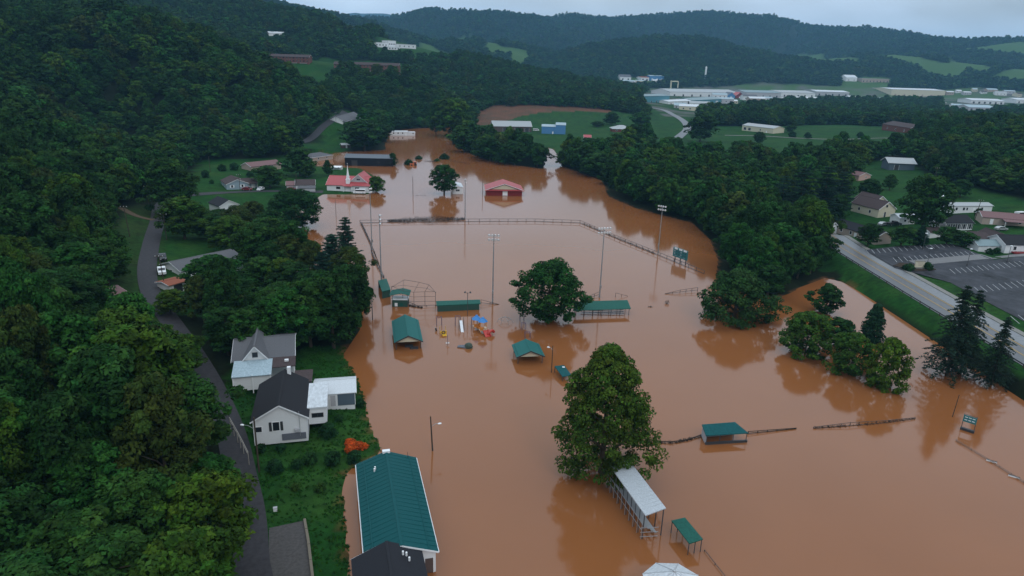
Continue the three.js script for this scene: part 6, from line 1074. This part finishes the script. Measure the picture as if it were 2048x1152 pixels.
home('long brick building with a dark roof at the meadow edge', [369.22,-709.92], [370.04,-660.04], { name: 'brick_hall', category: 'building', depth: 20, eave: 5.5, rise: 3, wall: WALL.brick, roof: ROOF.brown, openings: [W('f', 0.2, 2.4, 1.6, 1.6), W('f', 0.5, 2.4, 1.6, 1.6), W('f', 0.8, 2.4, 1.6, 1.6)] });
for (const [i, a] of [[252.33,-639.24], [261.54,-628.21], [306.04,-623.32]].entries()) { shrub(a[0], a[1], 3.4, ['dark shrub by the farm drive below the round meadow tree', 'clipped shrub in the middle of the farm drive', 'dark shrub at the right end of the farm drive'][i], 3); }
{   // small buildings of the town strip
  const spots = [[423.43,-1486.07],[394.32,-1340.25],[414.57,-1357.14],[479.41,-1464.16],[479.81,-1418.12],[521.72,-1482.13],[525.44,-1448.14],[554.9,-1458.73],[758.14,-1609.69],[738.65,-1532.49],[788.66,-1586.38],[781.84,-1532.58],[901.91,-1563.65],[1003.12,-1705.71],[1197.65,-1975.9],[1232.03,-1993.41],[1238.45,-1964.16],[1276.2,-1994.01],[1283.72,-1965.3],[1317.33,-1982.84],[1315.88,-1943.12],[1351.23,-1961.01],[1351.82,-1920.2],[841.73,-1356.22],[747.77,-1222.49],[744.56,-1169.01],[235.1,-1021.52],[243.29,-994.79],[292.04,-1131.62],[310.56,-1110.91],[315.25,-1942.55],[297.02,-1938.83],[331.37,-1940.81],[383.04,-1962.81],[-12.63,-1992.7],[2.68,-1240.63],[54.7,-2072.97]];
  const rnd = mulberry(64);
  spots.forEach(([x, z], i) => { const w = 12 + rnd() * 22, a = rnd() * 0.5 - 0.25, c = Math.cos(a) * w / 2, s = Math.sin(a) * w / 2, e = 4 + rnd() * 4; house({ name: 'town_building', label: i > 33 ? 'small pale building at the mouth of the far side valley' : i > 29 ? 'small pale building of the far town row beyond the woods' : 'small pale building in the town strip among the warehouses', category: 'building', group: i > 33 ? 'side valley buildings' : i > 29 ? 'far town row' : 'town strip buildings', a: [x - c, z - s], b: [x + c, z + s], base: height(x, z), depth: 10 + rnd() * 10, eave: e, rise: 1.5 + rnd() * 2, wall: [WALL.white, WALL.grey, WALL.cream, WALL.white, WALL.tan][i % 5], roof: [ROOF.white, ROOF.pale, ROOF.grey, ROOF.white, ROOF.brown, ROOF.sky][Math.floor(rnd() * 6)], sunk: 5, openings: [W('f', 0.2, e * 0.45, 2, 2), W('f', 0.5, e * 0.45, 2, 2), W('f', 0.8, e * 0.45, 2, 2)] }); });
}
// vehicles about the works
const yard = [[250.31,-966.43], [263.71,-959.91], [310.39,-1065.96], [362.75,-1178.64], [417.8,-1288.24], [917.41,-1498.08], [893.17,-1424.46], [924.22,-1536.3], [798.18,-1299.42]];
yard.forEach(([x, z], i) => vehicle('parked_truck', i < 5 ? 'white truck parked in the yard before the works' : 'white truck parked before the far right depots', 'truck', x, z, i * 0.7, [paintWhite, paintSilver, paintWhite][i % 3] === paintSilver ? paintWhite : paintWhite, 'van', null, i < 5 ? 'trucks before the works' : 'trucks before the depots'));
// ---------------------------------------------------------------- homes on the right bank
home('blue-grey barn with a pale roof above the homes', [224.13,-414.39], [238.49,-412.39], { name: 'barn', category: 'barn', depth: 12, eave: 4.2, rise: 2.4, wall: WALL.slate, roof: ROOF.pale, over: 0.8, openings: [['garage_door', 'f', 0.3, 1.5, 2.6, 2.8, { mat: darkTrim }]] });
home('small pink-walled shed among the upper trees', [189.52,-378.71], [197.92,-382.52], { name: 'shed', category: 'shed', depth: 6, eave: 2.6, rise: 1.5, axis: 'z', wall: WALL.pink, roof: ROOF.pink, openings: [W('f', 0.6, 1.6, 0.8, 0.8)] });
{ const { t, w, D } = home('cream gabled house with a dark brown roof', [152.74,-283.43], [161.2,-286.18], { depth: 15, eave: 3.4, rise: 3.0, axis: 'z', wall: WALL.cream, roof: ROOF.brown, openings: [W('f', 0.45, 4.6, 0.8, 0.8, { frame: darkTrim }), DR('f', 0.4, darkTrim), W('l', 0.3), W('l', 0.7)] }); house({ parent: t, a: [w * 0.1, -9], b: [w * 1.1, -9], depth: 11, base: 0, eave: 3.8, rise: 3.2, axis: 'z', wall: WALL.cream, roof: ROOF.brown, openings: [W('f', 0.7)] }); }
{ const { t, w, D } = home('long low house with a dark roof and tan gable end', [131.11,-241.53], [138.03,-243.77], { depth: 24, eave: 2.8, rise: 1.8, axis: 'z', wall: WALL.tan, roof: ROOF.char, openings: [W('l', 0.3), W('l', 0.5), W('l', 0.75), DR('l', 0.6)] }); house({ parent: t, a: [-w * 0.98, -D + 5], b: [-w * 0.5 - 0.05, -D + 5], depth: 7, base: 0, eave: 2.6, rise: 1.6, axis: 'z', wall: WALL.white, roof: ROOF.char, openings: [W('f', 0.5)] }); }
home('white gambrel shed between the cream house and the white house', [155.56,-271.71], [163.68,-272.7], { name: 'shed', category: 'shed', depth: 6, eave: 2.6, rise: 1.1, wall: WALL.white, roof: ROOF.white, openings: [DR('f', 0.9, darkTrim), W('f', 0.3, 1.5, 0.9, 0.8)] });
{ const { t, w, D } = home('white house with tall black windows and a dark roof', [167.76,-261.15], [179.23,-262.62], { depth: 9, eave: 3.0, rise: 2.2, wall: WALL.white, roof: ROOF.black, openings: [0.12, 0.3, 0.48, 0.68, 0.9].map(u => W('f', u, 1.6, 0.9, 1.9, { shutter: darkTrim })) }); slab('porch_roof', t, ROOF.grey, [[-w / 2 - 3, 2.2, 0.5], [-w / 2, 2.2, 0.5], [-w / 2, 2.6, -4], [-w / 2 - 3, 2.6, -4]], 0.12); for (const z of [0.3, -3.8]) box('porch_post', t, trim, 0.14, 2.6, 0.14, -w / 2 - 2.8, 0.9, z); }
home('small white shed with a brown roof below the white house', [156.19,-251.18], [162,-253.19], { name: 'shed', category: 'shed', depth: 4.5, eave: 2.2, rise: 1.2, wall: WALL.white, roof: ROOF.brown, openings: [DR('l', 0.5)] });
home('long pale mobile home below the pasture', [186.58,-289.08], [205.8,-292.09], { name: 'mobile_home', category: 'mobile home', depth: 6, eave: 2.9, rise: 0.8, wall: WALL.white, roof: ROOF.pale, openings: [W('f', 0.12), W('f', 0.3), W('f', 0.38, 1.6, 0.8, 1.1), W('f', 0.75), DR('f', 0.55)] });
{ const { t, w, D } = home('brown-roofed house with a carport at the right edge', [188.06,-270.79], [203.68,-265.95], { depth: 9, eave: 2.7, rise: 1.5, wall: WALL.tan, roof: ROOF.pink, openings: [DR('f', 0.2), W('f', 0.5), W('f', 0.8)] }); slab('carport_roof', t, ROOF.pink, [[-w * 0.1, 2.3, 4.5], [w * 0.35, 2.3, 4.5], [w * 0.35, 2.6, 0.1], [-w * 0.1, 2.6, 0.1]], 0.12); for (const k of [-0.09, 0.34]) box('carport_post', t, trim, 0.14, 2.5, 0.14, k * w, 1.05, 4.3); }
{ const { t, w, D } = home('white house with a brown roof above the green-roofed shed', [164.57,-239.3], [170.78,-239.03], { depth: 9, eave: 2.8, rise: 1.7, axis: 'x', wall: WALL.white, roof: ROOF.brown, openings: [W('f', 0.2), W('f', 0.5)] }); house({ parent: t, a: [w / 2 + 0.2, 0.6], b: [w / 2 + 6.6, 0.6], depth: 10, base: 0, eave: 3.0, rise: 2.1, axis: 'z', wall: WALL.white, roof: ROOF.brown, openings: [DR('f', 0.6), W('f', 0.25)] }); }
home('white shed with a green metal roof beside the car park lawn', [162.08,-231.92], [169.97,-232.98], { name: 'shed', category: 'shed', depth: 5, eave: 2.4, rise: 1.4, wall: WALL.white, roof: ROOF.tealgrey, openings: [DR('f', 0.5)] });
{ const { t, w } = home('white house with a near-black roof cut by the right edge', [170.73,-231], [182.12,-231.34], { depth: 10, eave: 2.9, rise: 2.2, wall: WALL.white, roof: ROOF.black, openings: [W('f', 0.3), W('f', 0.7)] }); box('deck', t, WALL.red, w * 0.8, 0.5, 2.2, w * 0.1, 0.3, 1.3); box('blue_tarp', t, WALL.bright, 3.2, 0.1, 2, 0.5, 4.5, -4, [0.35, 0, 0]); }
shrub(164.83,-229.85, 1.3, 'left of two bushes in front of the green-roofed shed', 3); shrub(168.02,-231.06, 1.3, 'right of two bushes in front of the green-roofed shed', 3);
vehicle('parked_car', 'dark car beside the white gambrel shed', 'car', 165.6,-272.54, 0.2, paintBlack); vehicle('parked_car', 'white car under the big full tree', 'car', 168.54,-275.68, 0.1, paintWhite, 'pickup'); vehicle('parked_car', 'silver car behind the long low house', 'car', 148.63,-270.62, 0.5, paintSilver); vehicle('parked_car', 'dark car left of the white gambrel shed', 'car', 152.83,-270.28, 0.1, paintBlack, 'pickup'); vehicle('parked_car', 'silver car at the brown-roofed carport', 'car', 189.35,-261.01, 0.1, paintSilver); vehicle('parked_car', 'white car on the pasture edge behind the full tree', 'car', 203.58,-321.1, 0.4, paintWhite); vehicle('parked_car', 'white van at the right edge above the carport house', 'van', 210.23,-280.64, 0.4, paintWhite, 'van');
utilityPole(188.46,-275.89, 9, 'utility pole in front of the pale mobile home', { lean: [-0.08, 0] }); utilityPole(113.99,-273.93, 7, 'small pale post at the wood edge beside the highway', { cross: false, r: 0.1 }); utilityPole(219.87,-359.61, 9, 'utility pole on the right pasture', {});
// ---------------------------------------------------------------- car park
{
  const [poly, y] = PADS[0]; const sh = new THREE.Shape(poly.map(p => new THREE.Vector2(p[0], -p[1]))); const g = new THREE.ShapeGeometry(sh); g.rotateX(-Math.PI / 2); g.translate(0, y + 0.05, 0);
  const uv = g.attributes.uv, ps = g.attributes.position; for (let i = 0; i < uv.count; i++) uv.setXY(i, ps.getX(i) / 9, ps.getZ(i) / 9);
  const sealed = noiseTexture(1024, (u, v) => { const n = tile(u, v, 5, 3.3, 5), m = tile(u * 1, v, 26, 7.1, 3), st = tile(u, v * 0.999, 7, 9.4, 3), c = 0.55 + 1.1 * n + 0.35 * m + 0.5 * st; return [c, c, c * 1.02]; }); sealed.repeat.set(0.5, 0.5);
  const lot = structure('car_park', g, new THREE.MeshPhysicalMaterial({ color: lin(0.058, 0.06, 0.07), map: sealed, roughness: 0.7, specularIntensity: 0.35 }));
  const stallPaint = mat('worn_white_paint', 0.42, 0.43, 0.44, 0.8);
  const rows = [[[119.19,-223.15], [156.16,-236.97], 16, 'a'], [[123.5,-213.71], [156.42,-226.13], 15, 'b'], [[135,-201.97], [165.03,-214.12], 13, 'c'], [[130.84,-183.44], [162.8,-197.04], 13, 'd'], [[124.59,-159.16], [156.28,-172.31], 12, 'e']];
  const q0 = [139.36,-207.35], q1 = [137.77,-201.73], slant = Math.atan2(-(q1[1] - q0[1]), q1[0] - q0[0]);
  for (const [a, b, n] of rows) {
    const f = frame(a, b), ux = (b[0] - a[0]) / f.w, uz = (b[1] - a[1]) / f.w;
    for (let i = 0; i <= n; i++) { const s = f.w * i / n, x = a[0] + ux * s, z = a[1] + uz * s; const m = box('stall_line', lot, stallPaint, 5.6, 0.012, 0.12, x, y + 0.066, z); m.rotation.y = slant; }
  }
  const drive = grainy('grey_drive_asphalt', 0.16, 0.155, 0.155, 0.6, 1);
  const dl = smoothLine([[117.47,-206.69], [132.42,-212.33], [155.64,-220.94], [177.25,-227.86], [207.94,-236.1]], 3); structure('car_park_drive', ribbon(dl, [-2.6, 2.6], 0.085, 4), drive);
  const isl = [[[119,-206.2],[123.2,-210],[130.6,-207],[130.6,-203.1],[122.8,-200.6]]][0]; const ig = new THREE.ExtrudeGeometry(new THREE.Shape(isl.map(p => new THREE.Vector2(p[0], -p[1]))), { depth: 0.3, bevelEnabled: false }); ig.rotateX(-Math.PI / 2); ig.translate(0, y - 0.05, 0); structure('planting_island', ig, grainy('bark_mulch', 0.05, 0.035, 0.025, 0.95, 1));
  const [sx, sz] = [125.55,-203.55], s = thing('monument_sign', 'cream monument sign between two bushes at the car park entrance', 'sign', [sx, 3.8, sz], 0.0); box('base', s, paleRoad, 3.2, 0.5, 0.7, 0, 0.2, 0); box('panel', s, WALL.cream, 2.8, 1.9, 0.4, 0, 1.4, 0); box('cap', s, paleRoad, 3.1, 0.16, 0.6, 0, 2.42, 0); for (let i = 0; i < 3; i++) box('text_bar', s, WALL.tan, 1.8 - i * 0.4, 0.14, 0.03, 0, 1.9 - i * 0.4, 0.21);
  shrub(121.64,-202.05, 1.5, 'bush left of the cream monument sign', 0); shrub(127.85,-203.25, 1.5, 'bush right of the cream monument sign', 0); shrub(120.96,-203.06, 1.1, 'leftmost low bush on the sign island', 3);
  const lamps = [[130.66,-208.11], [143.82,-208.95], [160.47,-214.8], [141.57,-229.71]], say = ['lamp post beside the monument sign', 'lamp post in the middle of the car park', 'lamp post at the right side of the car park', 'lamp post on the lawn edge of the car park'];
  lamps.forEach(([x, z], i) => { const t = thing('lamp_post', say[i], 'lamp post', [x, y + 0.05, z], 0.4); bar('post', t, darkSteel, [0, 0, 0], [0, 5.4, 0], 0.08); part('base', cylGeo(0.25, 0.3, 0.7, 10), darkSteel, t, [0, 0.35, 0]); box('lamp_head', t, trim, 0.8, 0.2, 0.5, 0.2, 5.5, 0); });
}
// posts and brush between highway and flood
{
  const t = thing('guard_rail', 'low dark guard rail along the flood side of the highway', 'guard rail', [0, 0, 0], 0);
  const side = hwLine.filter((_, i) => i > 12 && i % 2 === 0); let prev = null;
  side.forEach((p, i) => { const a = hwLine[Math.max(0, hwLine.indexOf(p) - 1)], dx = p.x - a.x, dz = p.z - a.z, L = Math.hypot(dx, dz) || 1, x = p.x - dz / L * 6.2, z = p.z + dx / L * 6.2, y = height(x, z); box('post', t, wood, 0.16, 1.0, 0.16, x, y + 0.35, z); if (prev) { const A = new THREE.Vector3(prev[0], prev[1] + 0.7, prev[2]), B = new THREE.Vector3(x, y + 0.7, z), m = box('rail', t, darkSteel, A.distanceTo(B), 0.3, 0.06, 0, 0, 0); m.position.copy(A).lerp(B, 0.5); m.rotation.y = Math.atan2(-(B.z - A.z), B.x - A.x); } prev = [x, y, z]; });
}

renderer.render(scene, camera);
